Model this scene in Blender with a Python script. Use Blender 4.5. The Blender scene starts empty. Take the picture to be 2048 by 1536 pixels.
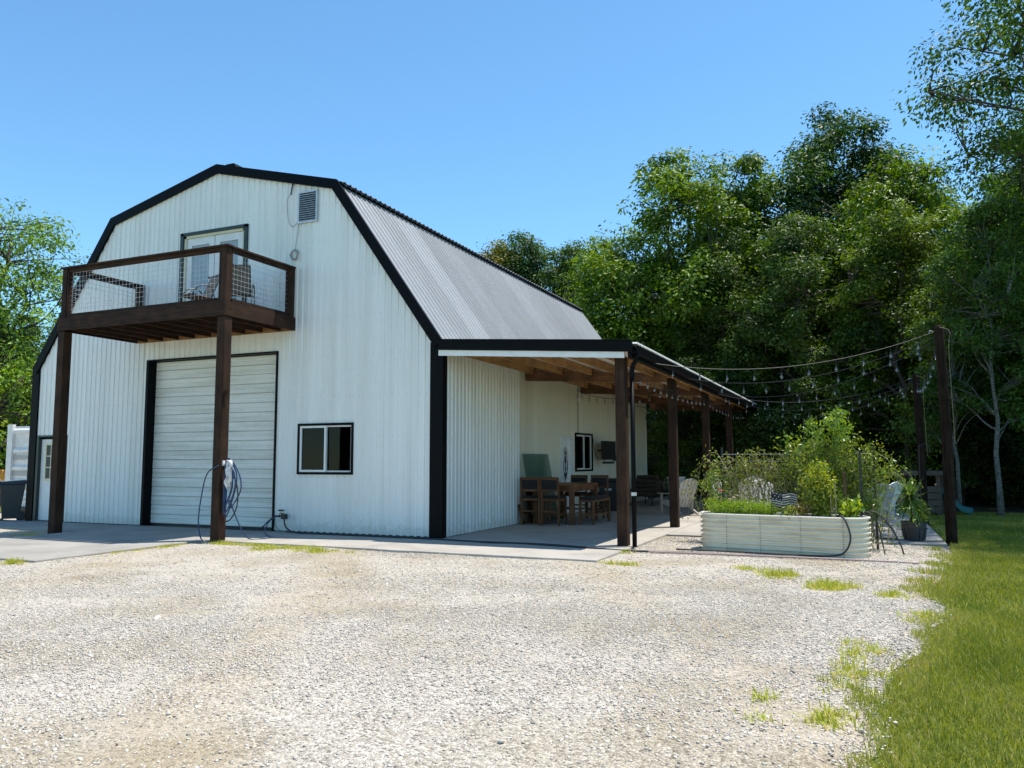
import bpy, math, random
import numpy as np
from mathutils import Vector, Matrix

random.seed(7); RNG = np.random.default_rng(11)
S = bpy.context.scene
COL = S.collection
R = math.radians
PI = math.pi

# ------------------------------------------------------------------ camera, sky, sun, exposure
CAM = Vector((7.6102, -13.8077, 1.5506)); YAW = -0.4151; PITCH = 0.0954
cd = bpy.data.cameras.new('camera'); cam = bpy.data.objects.new('camera', cd); COL.objects.link(cam)
cd.sensor_width = 36.0; cd.lens = 1588.88 / 2048 * 36.0; cd.clip_end = 3000; cd.clip_start = 0.05
cam.location = CAM; cam.rotation_euler = (PI / 2 + PITCH, 0.002, -YAW); S.camera = cam

SUN_DIR = Vector((0.25, 0.20, 1.0)).normalized()          # towards the sun
ELEV = math.asin(SUN_DIR.z); AZ = math.atan2(SUN_DIR.x, SUN_DIR.y)
w = bpy.data.worlds.new('World'); S.world = w; w.use_nodes = True
nt = w.node_tree; bg = nt.nodes['Background']
sky = nt.nodes.new('ShaderNodeTexSky'); sky.sky_type = 'NISHITA'; sky.sun_disc = False
sky.sun_elevation = ELEV; sky.sun_rotation = AZ
sky.air_density = 0.95; sky.dust_density = 0.0; sky.ozone_density = 4.0; sky.altitude = 10
tn_ = nt.nodes.new('ShaderNodeMix'); tn_.data_type = 'RGBA'; tn_.blend_type = 'MULTIPLY'; tn_.inputs[0].default_value = 1.0; tn_.inputs[7].default_value = (0.73, 0.99, 1.0, 1)
nt.links.new(sky.outputs[0], tn_.inputs[6]); nt.links.new(tn_.outputs[2], bg.inputs[0]); bg.inputs[1].default_value = 0.15
sd = bpy.data.lights.new('sun', 'SUN'); sd.energy = 4.6; sd.angle = R(0.53); sd.color = (1.0, 0.94, 0.84)
sun = bpy.data.objects.new('sun', sd); COL.objects.link(sun); sun.location = (10, 10, 40)
sun.rotation_euler = SUN_DIR.to_track_quat('Z', 'Y').to_euler()
S.view_settings.view_transform = 'Standard'; S.view_settings.look = 'None'
S.view_settings.exposure = 0.62; S.view_settings.gamma = 1.0; S.view_settings.use_curve_mapping = False
S.render.engine = 'CYCLES'
S.cycles.use_denoising = True
S.cycles.max_bounces = 8; S.cycles.transparent_max_bounces = 12; S.cycles.diffuse_bounces = 4
S.cycles.caustics_reflective = False; S.cycles.caustics_refractive = False
S.cycles.sample_clamp_indirect = 6.0

# ------------------------------------------------------------------ materials
M = {}
def _new(name):
    m = bpy.data.materials.new(name); m.use_nodes = True; t = m.node_tree
    b = t.nodes['Principled BSDF']; M[name] = m
    return m, t, b
def _n(t, kind, **kw):
    n = t.nodes.new(kind)
    for k, v in kw.items():
        if k.startswith('i_'): n.inputs[k[2:].replace('_', ' ')].default_value = v
        else: setattr(n, k, v)
    return n
def _coords(t, scale=(1, 1, 1), rnd=True):
    tc = _n(t, 'ShaderNodeTexCoord'); mp = _n(t, 'ShaderNodeMapping'); mp.inputs['Scale'].default_value = scale
    if rnd:
        oi = _n(t, 'ShaderNodeObjectInfo'); mu = _n(t, 'ShaderNodeMath', operation='MULTIPLY'); mu.inputs[1].default_value = 37.0
        t.links.new(oi.outputs['Random'], mu.inputs[0])
        ad = _n(t, 'ShaderNodeVectorMath', operation='ADD')
        t.links.new(tc.outputs['Object'], ad.inputs[0]); t.links.new(mu.outputs[0], ad.inputs[1])
        t.links.new(ad.outputs[0], mp.inputs['Vector'])
    else:
        t.links.new(tc.outputs['Object'], mp.inputs['Vector'])
    return mp
def _ramp(t, stops):
    r = _n(t, 'ShaderNodeValToRGB'); e = r.color_ramp.elements
    while len(e) < len(stops): e.new(0.5)
    for k, (p, c) in enumerate(stops):
        e[k].position = p; e[k].color = (c[0], c[1], c[2], 1)
    return r
def _bump(t, b, src, strength, dist):
    bp = _n(t, 'ShaderNodeBump'); bp.inputs['Strength'].default_value = strength; bp.inputs['Distance'].default_value = dist
    t.links.new(src, bp.inputs['Height']); t.links.new(bp.outputs[0], b.inputs['Normal'])
def plain(name, c, c2=None, rough=0.5, metal=0.0, scale=(6, 6, 6), bump=0.15, bdist=0.003, detail=6, lo=0.3, hi=0.72, spec=0.5, rnd=True):
    m, t, b = _new(name)
    c2 = c2 or tuple(x * 0.8 for x in c)
    mp = _coords(t, scale, rnd); nz = _n(t, 'ShaderNodeTexNoise'); nz.inputs['Detail'].default_value = detail; nz.inputs['Scale'].default_value = 1.0
    nz.inputs['Roughness'].default_value = 0.62
    t.links.new(mp.outputs[0], nz.inputs['Vector'])
    rp = _ramp(t, [(lo, c2), (hi, c)]); t.links.new(nz.outputs['Fac'], rp.inputs[0])
    t.links.new(rp.outputs[0], b.inputs['Base Color'])
    b.inputs['Roughness'].default_value = rough; b.inputs['Metallic'].default_value = metal; b.inputs['Specular IOR Level'].default_value = spec
    if bump: _bump(t, b, nz.outputs['Fac'], bump, bdist)
    return m
def wood(name, c, dark, axis='z', rough=0.65, gs=55.0, spec=0.35):
    m, t, b = _new(name); b.inputs['Specular IOR Level'].default_value = spec
    sc = [gs, gs, gs]; sc['xyz'.index(axis)] = gs * 0.035
    mp = _coords(t, tuple(sc)); nz = _n(t, 'ShaderNodeTexNoise'); nz.inputs['Scale'].default_value = 1; nz.inputs['Detail'].default_value = 5; nz.inputs['Distortion'].default_value = 1.2
    t.links.new(mp.outputs[0], nz.inputs['Vector'])
    mp2 = _coords(t, (3, 3, 3)); n2 = _n(t, 'ShaderNodeTexNoise'); n2.inputs['Scale'].default_value = 1; n2.inputs['Detail'].default_value = 4
    t.links.new(mp2.outputs[0], n2.inputs['Vector'])
    rp = _ramp(t, [(0.32, dark), (0.62, c), (0.8, tuple(min(1, x * 1.35) for x in c))]); t.links.new(nz.outputs['Fac'], rp.inputs[0])
    mx = _n(t, 'ShaderNodeMix', data_type='RGBA', blend_type='MULTIPLY'); mx.inputs[0].default_value = 0.75
    r2 = _ramp(t, [(0.3, (0.42, 0.38, 0.36)), (0.72, (1.3, 1.28, 1.25))]); t.links.new(n2.outputs['Fac'], r2.inputs[0])
    t.links.new(rp.outputs[0], mx.inputs[6]); t.links.new(r2.outputs[0], mx.inputs[7])
    oi = _n(t, 'ShaderNodeObjectInfo'); r3 = _ramp(t, [(0, (0.78, 0.78, 0.78)), (1, (1.15, 1.12, 1.08))]); t.links.new(oi.outputs['Random'], r3.inputs[0])
    m3 = _n(t, 'ShaderNodeMix', data_type='RGBA', blend_type='MULTIPLY'); m3.inputs[0].default_value = 1
    t.links.new(mx.outputs[2], m3.inputs[6]); t.links.new(r3.outputs[0], m3.inputs[7])
    t.links.new(m3.outputs[2], b.inputs['Base Color']); b.inputs['Roughness'].default_value = rough
    _bump(t, b, nz.outputs['Fac'], 0.35, 0.003)
    return m
def sheet(name, c, dirt, rough, metal=0.0, streak=(2.2, 2.2, 0.12), lo=0.35, hi=0.62, amt=0.42, vary=0.06, splash=False):
    """painted or galvanised sheet metal: faint streaks, each panel a touch different"""
    m, t, b = _new(name)
    mp = _coords(t, streak); nz = _n(t, 'ShaderNodeTexNoise'); nz.inputs['Scale'].default_value = 1.5; nz.inputs['Detail'].default_value = 8
    t.links.new(mp.outputs[0], nz.inputs['Vector'])
    mp2 = _coords(t, (9, 9, 9)); n2 = _n(t, 'ShaderNodeTexNoise'); n2.inputs['Scale'].default_value = 1; n2.inputs['Detail'].default_value = 7; n2.inputs['Roughness'].default_value = 0.7
    t.links.new(mp2.outputs[0], n2.inputs['Vector'])
    ad = _n(t, 'ShaderNodeMath', operation='MULTIPLY_ADD'); ad.inputs[1].default_value = 0.35
    t.links.new(n2.outputs['Fac'], ad.inputs[0]); t.links.new(nz.outputs['Fac'], ad.inputs[2])
    rp = _ramp(t, [(lo + 0.12, dirt), (hi + 0.16, c)]); t.links.new(ad.outputs[0], rp.inputs[0])
    mx = _n(t, 'ShaderNodeMix', data_type='RGBA'); mx.inputs[0].default_value = amt; mx.inputs[6].default_value = (*c, 1)
    t.links.new(rp.outputs[0], mx.inputs[7])
    if splash:
        tc = _n(t, 'ShaderNodeTexCoord'); sz_ = _n(t, 'ShaderNodeSeparateXYZ'); t.links.new(tc.outputs['Object'], sz_.inputs[0])
        hz = _n(t, 'ShaderNodeMath', operation='MULTIPLY_ADD'); hz.inputs[1].default_value = -0.9; t.links.new(n2.outputs['Fac'], hz.inputs[0]); t.links.new(sz_.outputs[2], hz.inputs[2])
        rs = _ramp(t, [(0.0, (1, 1, 1)), (0.12, (0, 0, 0))]); mm = _n(t, 'ShaderNodeMath', operation='ADD'); mm.inputs[1].default_value = 0.30; t.links.new(hz.outputs[0], mm.inputs[0]); t.links.new(mm.outputs[0], rs.inputs[0])
        hf = _n(t, 'ShaderNodeMath', operation='MULTIPLY'); hf.inputs[1].default_value = 0.28; t.links.new(rs.outputs[0], hf.inputs[0])
        ms_ = _n(t, 'ShaderNodeMix', data_type='RGBA'); ms_.inputs[7].default_value = (0.34, 0.29, 0.22, 1); t.links.new(hf.outputs[0], ms_.inputs[0]); t.links.new(mx.outputs[2], ms_.inputs[6]); mx = ms_
    oi = _n(t, 'ShaderNodeObjectInfo'); r3 = _ramp(t, [(0, (1 - vary,) * 3), (1, (1.0,) * 3)]); t.links.new(oi.outputs['Random'], r3.inputs[0])
    m3 = _n(t, 'ShaderNodeMix', data_type='RGBA', blend_type='MULTIPLY'); m3.inputs[0].default_value = 1
    t.links.new(mx.outputs[2], m3.inputs[6]); t.links.new(r3.outputs[0], m3.inputs[7])
    t.links.new(m3.outputs[2], b.inputs['Base Color'])
    b.inputs['Metallic'].default_value = metal
    rr = _n(t, 'ShaderNodeMapRange'); rr.inputs[3].default_value = rough - 0.08; rr.inputs[4].default_value = rough + 0.1
    t.links.new(n2.outputs['Fac'], rr.inputs[0]); t.links.new(rr.outputs[0], b.inputs['Roughness'])
    _bump(t, b, nz.outputs['Fac'], 0.12, 0.01)
    return m
def leaf_mat(name, dark, light, trans=0.32, rough=0.38, spec=0.5, straw=None):
    m, t, b = _new(name)
    at = _n(t, 'ShaderNodeAttribute', attribute_name='tint'); rp = _ramp(t, [(0.0, dark), (1.0, light)] if straw is None else [(0.0, dark), (0.82, light), (0.93, straw)])
    t.links.new(at.outputs['Fac'], rp.inputs[0])
    oi = _n(t, 'ShaderNodeObjectInfo')
    mx = _n(t, 'ShaderNodeMix', data_type='RGBA', blend_type='MULTIPLY'); mx.inputs[0].default_value = 1
    t.links.new(rp.outputs[0], mx.inputs[6]); t.links.new(oi.outputs['Color'], mx.inputs[7])
    t.links.new(mx.outputs[2], b.inputs['Base Color']); b.inputs['Roughness'].default_value = rough; b.inputs['Specular IOR Level'].default_value = spec
    tr = _n(t, 'ShaderNodeBsdfTranslucent'); hs = _n(t, 'ShaderNodeHueSaturation'); hs.inputs['Value'].default_value = 1.5; hs.inputs['Saturation'].default_value = 1.15; hs.inputs['Hue'].default_value = 0.48
    t.links.new(mx.outputs[2], hs.inputs['Color']); t.links.new(hs.outputs[0], tr.inputs['Color'])
    ms = _n(t, 'ShaderNodeMixShader'); ms.inputs[0].default_value = trans
    t.links.new(b.outputs[0], ms.inputs[1]); t.links.new(tr.outputs[0], ms.inputs[2])
    t.links.new(ms.outputs[0], t.nodes['Material Output'].inputs[0])
    return m
def glass(name, tint=(0.8, 0.85, 0.85), trans=1.0, rough=0.03, f0=0.04):
    m, t, b = _new(name)
    tp = _n(t, 'ShaderNodeBsdfTransparent'); tp.inputs[0].default_value = (*[x * trans for x in tint], 1)
    gl = _n(t, 'ShaderNodeBsdfGlossy'); gl.inputs['Roughness'].default_value = rough
    lw = _n(t, 'ShaderNodeLayerWeight'); lw.inputs[0].default_value = 0.5
    pw = _n(t, 'ShaderNodeMath', operation='POWER'); pw.inputs[1].default_value = 4.0; t.links.new(lw.outputs['Facing'], pw.inputs[0])
    fr = _n(t, 'ShaderNodeMath', operation='MULTIPLY_ADD'); fr.inputs[1].default_value = 0.85; fr.inputs[2].default_value = f0; t.links.new(pw.outputs[0], fr.inputs[0])
    ms = _n(t, 'ShaderNodeMixShader'); t.links.new(fr.outputs[0], ms.inputs[0]); t.links.new(tp.outputs[0], ms.inputs[1]); t.links.new(gl.outputs[0], ms.inputs[2])
    t.links.new(ms.outputs[0], t.nodes['Material Output'].inputs[0])
    return m

sheet('wall_white', (0.82, 0.82, 0.79), (0.60, 0.59, 0.53), 0.45, splash=True, vary=0.09)
sheet('porch_wall', (0.68, 0.65, 0.54), (0.54, 0.50, 0.38), 0.48, splash=True, vary=0.09)  # cream of the finer sheeting, with timber bounce light mixed into it
sheet('roof_metal', (0.33, 0.34, 0.35), (0.25, 0.26, 0.27), 0.48, metal=0.3, streak=(1.5, 1.5, 0.3), vary=0.25)
sheet('roof_underside', (0.78, 0.77, 0.73), (0.6, 0.58, 0.52), 0.5)
sheet('garage_paint', (0.78, 0.77, 0.72), (0.50, 0.50, 0.42), 0.45, streak=(0.4, 0.4, 5), lo=0.3, hi=0.6, amt=0.75)
plain('black_trim', (0.003, 0.0035, 0.005), (0.002, 0.002, 0.003), rough=0.5, bump=0.05, spec=0.10)
plain('white_paint', (0.78, 0.79, 0.79), (0.68, 0.68, 0.66), rough=0.45, bump=0.05)
plain('cream_paint', (0.72, 0.68, 0.50), (0.62, 0.57, 0.40), rough=0.5, bump=0.05)
plain('dark_green_trim', (0.02, 0.035, 0.032), rough=0.4, bump=0.05)
for ax in 'xyz':
    wood('stained_' + ax, (0.055, 0.028, 0.016), (0.018, 0.008, 0.005), ax, rough=0.75, spec=0.2)
    wood('pine_' + ax, (0.46, 0.26, 0.095), (0.27, 0.135, 0.045), ax)
    wood('beam_' + ax, (0.20, 0.10, 0.05), (0.09, 0.042, 0.022), ax)
    wood('oak_' + ax, (0.20, 0.085, 0.032), (0.10, 0.038, 0.014), ax, rough=0.5)
wood('old_timber', (0.035, 0.021, 0.015), (0.012, 0.007, 0.006), 'z', rough=0.9, spec=0.1)
plain('dark_fabric', (0.022, 0.021, 0.024), (0.014, 0.013, 0.015), rough=0.9, scale=(60, 60, 60), bump=0.2)
plain('sling', (0.16, 0.135, 0.11), (0.11, 0.095, 0.08), rough=0.85, scale=(90, 90, 90))
plain('black_metal', (0.016, 0.016, 0.017), rough=0.4, bump=0.05)
plain('galvanised', (0.62, 0.63, 0.64), (0.48, 0.49, 0.5), rough=0.38, metal=0.6, bump=0.05)
plain('aluminium', (0.7, 0.7, 0.7), rough=0.35, metal=0.5, bump=0.03)
plain('black_plastic', (0.02, 0.021, 0.023), (0.013, 0.014, 0.015), rough=0.42, bump=0.08)
plain('bin_plastic', (0.022, 0.03, 0.032), (0.015, 0.02, 0.022), rough=0.5, bump=0.08)
plain('rubber', (0.018, 0.018, 0.02), rough=0.55, bump=0.1)
plain('blue_rubber', (0.014, 0.042, 0.12), (0.01, 0.03, 0.085), rough=0.35, bump=0.05)
plain('green_rubber', (0.03, 0.06, 0.05), rough=0.4, bump=0.05)
plain('pink_rubber', (0.42, 0.30, 0.27), (0.3, 0.22, 0.2), rough=0.6, bump=0.1)
plain('brass', (0.45, 0.33, 0.14), rough=0.35, metal=0.9, bump=0.02)
plain('white_resin', (0.78, 0.78, 0.77), (0.70, 0.70, 0.67), rough=0.45, bump=0.05)
plain('cream_resin', (0.62, 0.56, 0.46), (0.52, 0.46, 0.37), rough=0.5, bump=0.05)
plain('grey_resin', (0.40, 0.40, 0.39), (0.33, 0.33, 0.32), rough=0.5, bump=0.05)
plain('container_white', (0.76, 0.76, 0.75), (0.6, 0.58, 0.55), rough=0.5, bump=0.05)
plain('machine_orange', (0.62, 0.27, 0.03), (0.5, 0.2, 0.02), rough=0.45)
plain('slide_teal', (0.02, 0.17, 0.18), rough=0.3, bump=0.02)
plain('playset_brown', (0.10, 0.075, 0.055), (0.07, 0.05, 0.04), rough=0.7)
plain('red_paint', (0.5, 0.02, 0.025), rough=0.35, bump=0.02)
plain('pot_grey', (0.05, 0.05, 0.05), (0.03, 0.03, 0.032), rough=0.6)
plain('soil', (0.035, 0.024, 0.016), (0.018, 0.012, 0.009), rough=0.95, scale=(40, 40, 40), bump=0.8, bdist=0.02)
plain('bark', (0.085, 0.070, 0.055), (0.035, 0.028, 0.022), rough=0.95, scale=(14, 14, 3), bump=0.9, bdist=0.03)
plain('pale_bark', (0.20, 0.20, 0.175), (0.06, 0.058, 0.05), rough=0.9, scale=(9, 9, 14), bump=0.6, bdist=0.02, lo=0.4, hi=0.6)
plain('stem_green', (0.20, 0.22, 0.07), (0.13, 0.12, 0.05), rough=0.6, scale=(20, 20, 20))
plain('stem_tan', (0.33, 0.29, 0.13), (0.2, 0.15, 0.07), rough=0.7, scale=(20, 20, 20))
plain('firewood_bark', (0.07, 0.045, 0.03), (0.03, 0.02, 0.014), rough=0.95, scale=(30, 30, 8), bump=0.8, bdist=0.01)
plain('flag_white', (0.55, 0.50, 0.44), rough=0.9, scale=(60, 60, 60)); plain('flag_black', (0.02, 0.02, 0.025), rough=0.9, scale=(60, 60, 60))
plain('blind', (0.50, 0.53, 0.56), (0.44, 0.47, 0.5), rough=0.7, bump=0.02)
plain('cable_grey', (0.35, 0.34, 0.32), rough=0.6, bump=0.02)
plain('petal_red', (0.55, 0.03, 0.02), rough=0.6, bump=0); plain('petal_orange', (0.65, 0.13, 0.01), rough=0.6, bump=0); plain('petal_pink', (0.75, 0.55, 0.42), rough=0.6, bump=0)
plain('interior_shade', (0.02, 0.02, 0.02), rough=0.9, bump=0)  # near-black colour stands in for the shade of unlit rooms
plain('white_cloth', (0.75, 0.75, 0.76), rough=0.9, scale=(20, 20, 20))
plain('bed_steel', (0.76, 0.68, 0.52), (0.55, 0.45, 0.30), rough=0.4, metal=0.1, scale=(1.2, 1.2, 9), lo=0.28, hi=0.5)  # warm bounce light from the gravel is put into the white steel as cream
glass('window_glass', (0.24, 0.28, 0.28), f0=0.015); glass('clear_glass', (0.93, 0.95, 0.95)); glass('bulb_glass', (0.85, 0.85, 0.83), rough=0.12, f0=0.14)
glass('sheet_glass', (0.70, 0.78, 0.76), rough=0.05)
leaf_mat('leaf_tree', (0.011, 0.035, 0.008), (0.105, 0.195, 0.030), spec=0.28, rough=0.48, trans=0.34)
leaf_mat('leaf_garden', (0.085, 0.15, 0.028), (0.32, 0.37, 0.075), trans=0.38)
leaf_mat('leaf_yucca', (0.06, 0.14, 0.025), (0.20, 0.32, 0.07), trans=0.25)
leaf_mat('grass_blade', (0.11, 0.165, 0.022), (0.34, 0.37, 0.07), trans=0.35, rough=0.5, spec=0.3, straw=(0.48, 0.41, 0.19))
leaf_mat('stone', (0.18, 0.16, 0.135), (0.63, 0.58, 0.51), trans=0.0, rough=0.85, spec=0.3)

def concrete(name, c, c2):
    m, t, b = _new(name)
    mp = _coords(t, (1, 1, 1), False)
    n1 = _n(t, 'ShaderNodeTexNoise'); n1.inputs['Scale'].default_value = 0.9; n1.inputs['Detail'].default_value = 9; n1.inputs['Roughness'].default_value = 0.65
    n2 = _n(t, 'ShaderNodeTexNoise'); n2.inputs['Scale'].default_value = 90; n2.inputs['Detail'].default_value = 3
    for n in (n1, n2): t.links.new(mp.outputs[0], n.inputs['Vector'])
    rp = _ramp(t, [(0.3, c2), (0.55, c), (0.75, tuple(x * 1.12 for x in c))]); t.links.new(n1.outputs['Fac'], rp.inputs[0])
    r2 = _ramp(t, [(0.35, (0.8, 0.8, 0.8)), (0.65, (1.05, 1.05, 1.05))]); t.links.new(n2.outputs['Fac'], r2.inputs[0])
    mx = _n(t, 'ShaderNodeMix', data_type='RGBA', blend_type='MULTIPLY'); mx.inputs[0].default_value = 1
    t.links.new(rp.outputs[0], mx.inputs[6]); t.links.new(r2.outputs[0], mx.inputs[7]); t.links.new(mx.outputs[2], b.inputs['Base Color'])
    b.inputs['Roughness'].default_value = 0.85; _bump(t, b, n2.outputs['Fac'], 0.25, 0.004)
concrete('concrete', (0.40, 0.37, 0.33), (0.28, 0.26, 0.23))
concrete('concrete_apron', (0.33, 0.31, 0.28), (0.23, 0.215, 0.195))

def gravel_mat():
    m, t, b = _new('gravel')
    mp = _coords(t, (1, 1, 1), False)
    v1 = _n(t, 'ShaderNodeTexVoronoi'); v1.inputs['Scale'].default_value = 48
    v2 = _n(t, 'ShaderNodeTexVoronoi'); v2.inputs['Scale'].default_value = 95
    big = _n(t, 'ShaderNodeTexNoise'); big.inputs['Scale'].default_value = 0.45; big.inputs['Detail'].default_value = 7; big.inputs['Roughness'].default_value = 0.6
    mp2 = _coords(t, (0.35, 1.0, 1), False); mp2.inputs['Rotation'].default_value = (0, 0, -0.5)
    t.links.new(mp2.outputs[0], big.inputs['Vector'])
    med = _n(t, 'ShaderNodeTexNoise'); med.inputs['Scale'].default_value = 0.7; med.inputs['Detail'].default_value = 6
    for n in (v1, v2, med): t.links.new(mp.outputs[0], n.inputs['Vector'])
    sp = _n(t, 'ShaderNodeSeparateColor'); t.links.new(v1.outputs['Color'], sp.inputs[0])
    r1 = _ramp(t, [(0.0, (0.23, 0.205, 0.17)), (0.25, (0.385, 0.35, 0.30)), (0.7, (0.51, 0.47, 0.41)), (1.0, (0.64, 0.60, 0.54))]); t.links.new(sp.outputs[0], r1.inputs[0])
    sp2 = _n(t, 'ShaderNodeSeparateColor'); t.links.new(v2.outputs['Color'], sp2.inputs[0])
    r2 = _ramp(t, [(0.0, (0.35, 0.315, 0.27)), (1.0, (0.54, 0.495, 0.43))]); t.links.new(sp2.outputs[0], r2.inputs[0])
    fac = _ramp(t, [(0.44, (1, 1, 1)), (0.58, (0.45, 0.45, 0.45))]); t.links.new(big.outputs['Fac'], fac.inputs[0])
    mx = _n(t, 'ShaderNodeMix', data_type='RGBA'); t.links.new(fac.outputs[0], mx.inputs[0]); t.links.new(r2.outputs[0], mx.inputs[6]); t.links.new(r1.outputs[0], mx.inputs[7])
    st = _ramp(t, [(0.36, (0.76, 0.70, 0.57)), (0.54, (1.0, 0.98, 0.95))]); t.links.new(med.outputs['Fac'], st.inputs[0])
    sx = _n(t, 'ShaderNodeSeparateXYZ'); t.links.new(mp.outputs[0], sx.inputs[0])
    q1 = _n(t, 'ShaderNodeMath', operation='MULTIPLY_ADD'); q1.inputs[1].default_value = 0.55; t.links.new(sx.outputs[1], q1.inputs[0]); t.links.new(sx.outputs[0], q1.inputs[2])
    wob = _n(t, 'ShaderNodeMath', operation='MULTIPLY_ADD'); wob.inputs[1].default_value = 0.9; t.links.new(med.outputs['Fac'], wob.inputs[0]); t.links.new(q1.outputs[0], wob.inputs[2])
    q2 = _n(t, 'ShaderNodeMath', operation='ADD'); q2.inputs[1].default_value = 42 - 1.6 - 0.45; t.links.new(wob.outputs[0], q2.inputs[0])
    q3 = _n(t, 'ShaderNodeMath', operation='MODULO'); q3.inputs[1].default_value = 4.2; t.links.new(q2.outputs[0], q3.inputs[0])
    q4 = _ramp(t, [(0.05, (1, 1, 1)), (0.16, (0.96, 0.93, 0.87)), (0.27, (0.95, 0.92, 0.86)), (0.38, (1, 1, 1))]); q5 = _n(t, 'ShaderNodeMath', operation='DIVIDE'); q5.inputs[1].default_value = 4.2; t.links.new(q3.outputs[0], q5.inputs[0]); t.links.new(q5.outputs[0], q4.inputs[0])
    mt_ = _n(t, 'ShaderNodeMix', data_type='RGBA', blend_type='MULTIPLY'); mt_.inputs[0].default_value = 1; t.links.new(mx.outputs[2], mt_.inputs[6]); t.links.new(q4.outputs[0], mt_.inputs[7]); mx = mt_
    m2 = _n(t, 'ShaderNodeMix', data_type='RGBA', blend_type='MULTIPLY'); m2.inputs[0].default_value = 0.8
    t.links.new(mx.outputs[2], m2.inputs[6]); t.links.new(st.outputs[0], m2.inputs[7]); t.links.new(m2.outputs[2], b.inputs['Base Color'])
    b.inputs['Roughness'].default_value = 0.95; b.inputs['Specular IOR Level'].default_value = 0.2
    h = _n(t, 'ShaderNodeMath', operation='MULTIPLY'); t.links.new(v1.outputs['Distance'], h.inputs[0]); t.links.new(fac.outputs[0], h.inputs[1])
    h2 = _n(t, 'ShaderNodeMath', operation='MULTIPLY_ADD'); h2.inputs[1].default_value = 0.35
    t.links.new(v2.outputs['Distance'], h2.inputs[0]); t.links.new(h.outputs[0], h2.inputs[2])
    iv = _n(t, 'ShaderNodeMath', operation='MULTIPLY'); iv.inputs[1].default_value = -1; t.links.new(h2.outputs[0], iv.inputs[0])
    _bump(t, b, iv.outputs[0], 0.9, 0.022)
gravel_mat()
def ground_mat():
    m, t, b = _new('ground')
    mp = _coords(t, (1, 1, 1), False)
    n1 = _n(t, 'ShaderNodeTexNoise'); n1.inputs['Scale'].default_value = 0.6; n1.inputs['Detail'].default_value = 9
    n2 = _n(t, 'ShaderNodeTexNoise'); n2.inputs['Scale'].default_value = 25; n2.inputs['Detail'].default_value = 5
    for n in (n1, n2): t.links.new(mp.outputs[0], n.inputs['Vector'])
    lawn = _ramp(t, [(0.3, (0.055, 0.085, 0.014)), (0.7, (0.14, 0.17, 0.035))]); t.links.new(n2.outputs['Fac'], lawn.inputs[0])
    litter = _ramp(t, [(0.3, (0.03, 0.024, 0.015)), (0.7, (0.10, 0.078, 0.048))]); t.links.new(n2.outputs['Fac'], litter.inputs[0])
    sx = _n(t, 'ShaderNodeSeparateXYZ'); t.links.new(mp.outputs[0], sx.inputs[0])
    ad = _n(t, 'ShaderNodeMath', operation='MULTIPLY_ADD'); ad.inputs[1].default_value = 3.0; t.links.new(n1.outputs['Fac'], ad.inputs[0]); t.links.new(sx.outputs[1], ad.inputs[2])
    rg = _n(t, 'ShaderNodeMapRange'); rg.inputs[1].default_value = 13.6; rg.inputs[2].default_value = 15.4; t.links.new(ad.outputs[0], rg.inputs[0])
    mx = _n(t, 'ShaderNodeMix', data_type='RGBA'); t.links.new(rg.outputs[0], mx.inputs[0]); t.links.new(lawn.outputs[0], mx.inputs[6]); t.links.new(litter.outputs[0], mx.inputs[7])
    t.links.new(mx.outputs[2], b.inputs['Base Color']); b.inputs['Roughness'].default_value = 0.95; b.inputs['Specular IOR Level'].default_value = 0.2
    _bump(t, b, n2.outputs['Fac'], 0.8, 0.03)
ground_mat()

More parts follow.
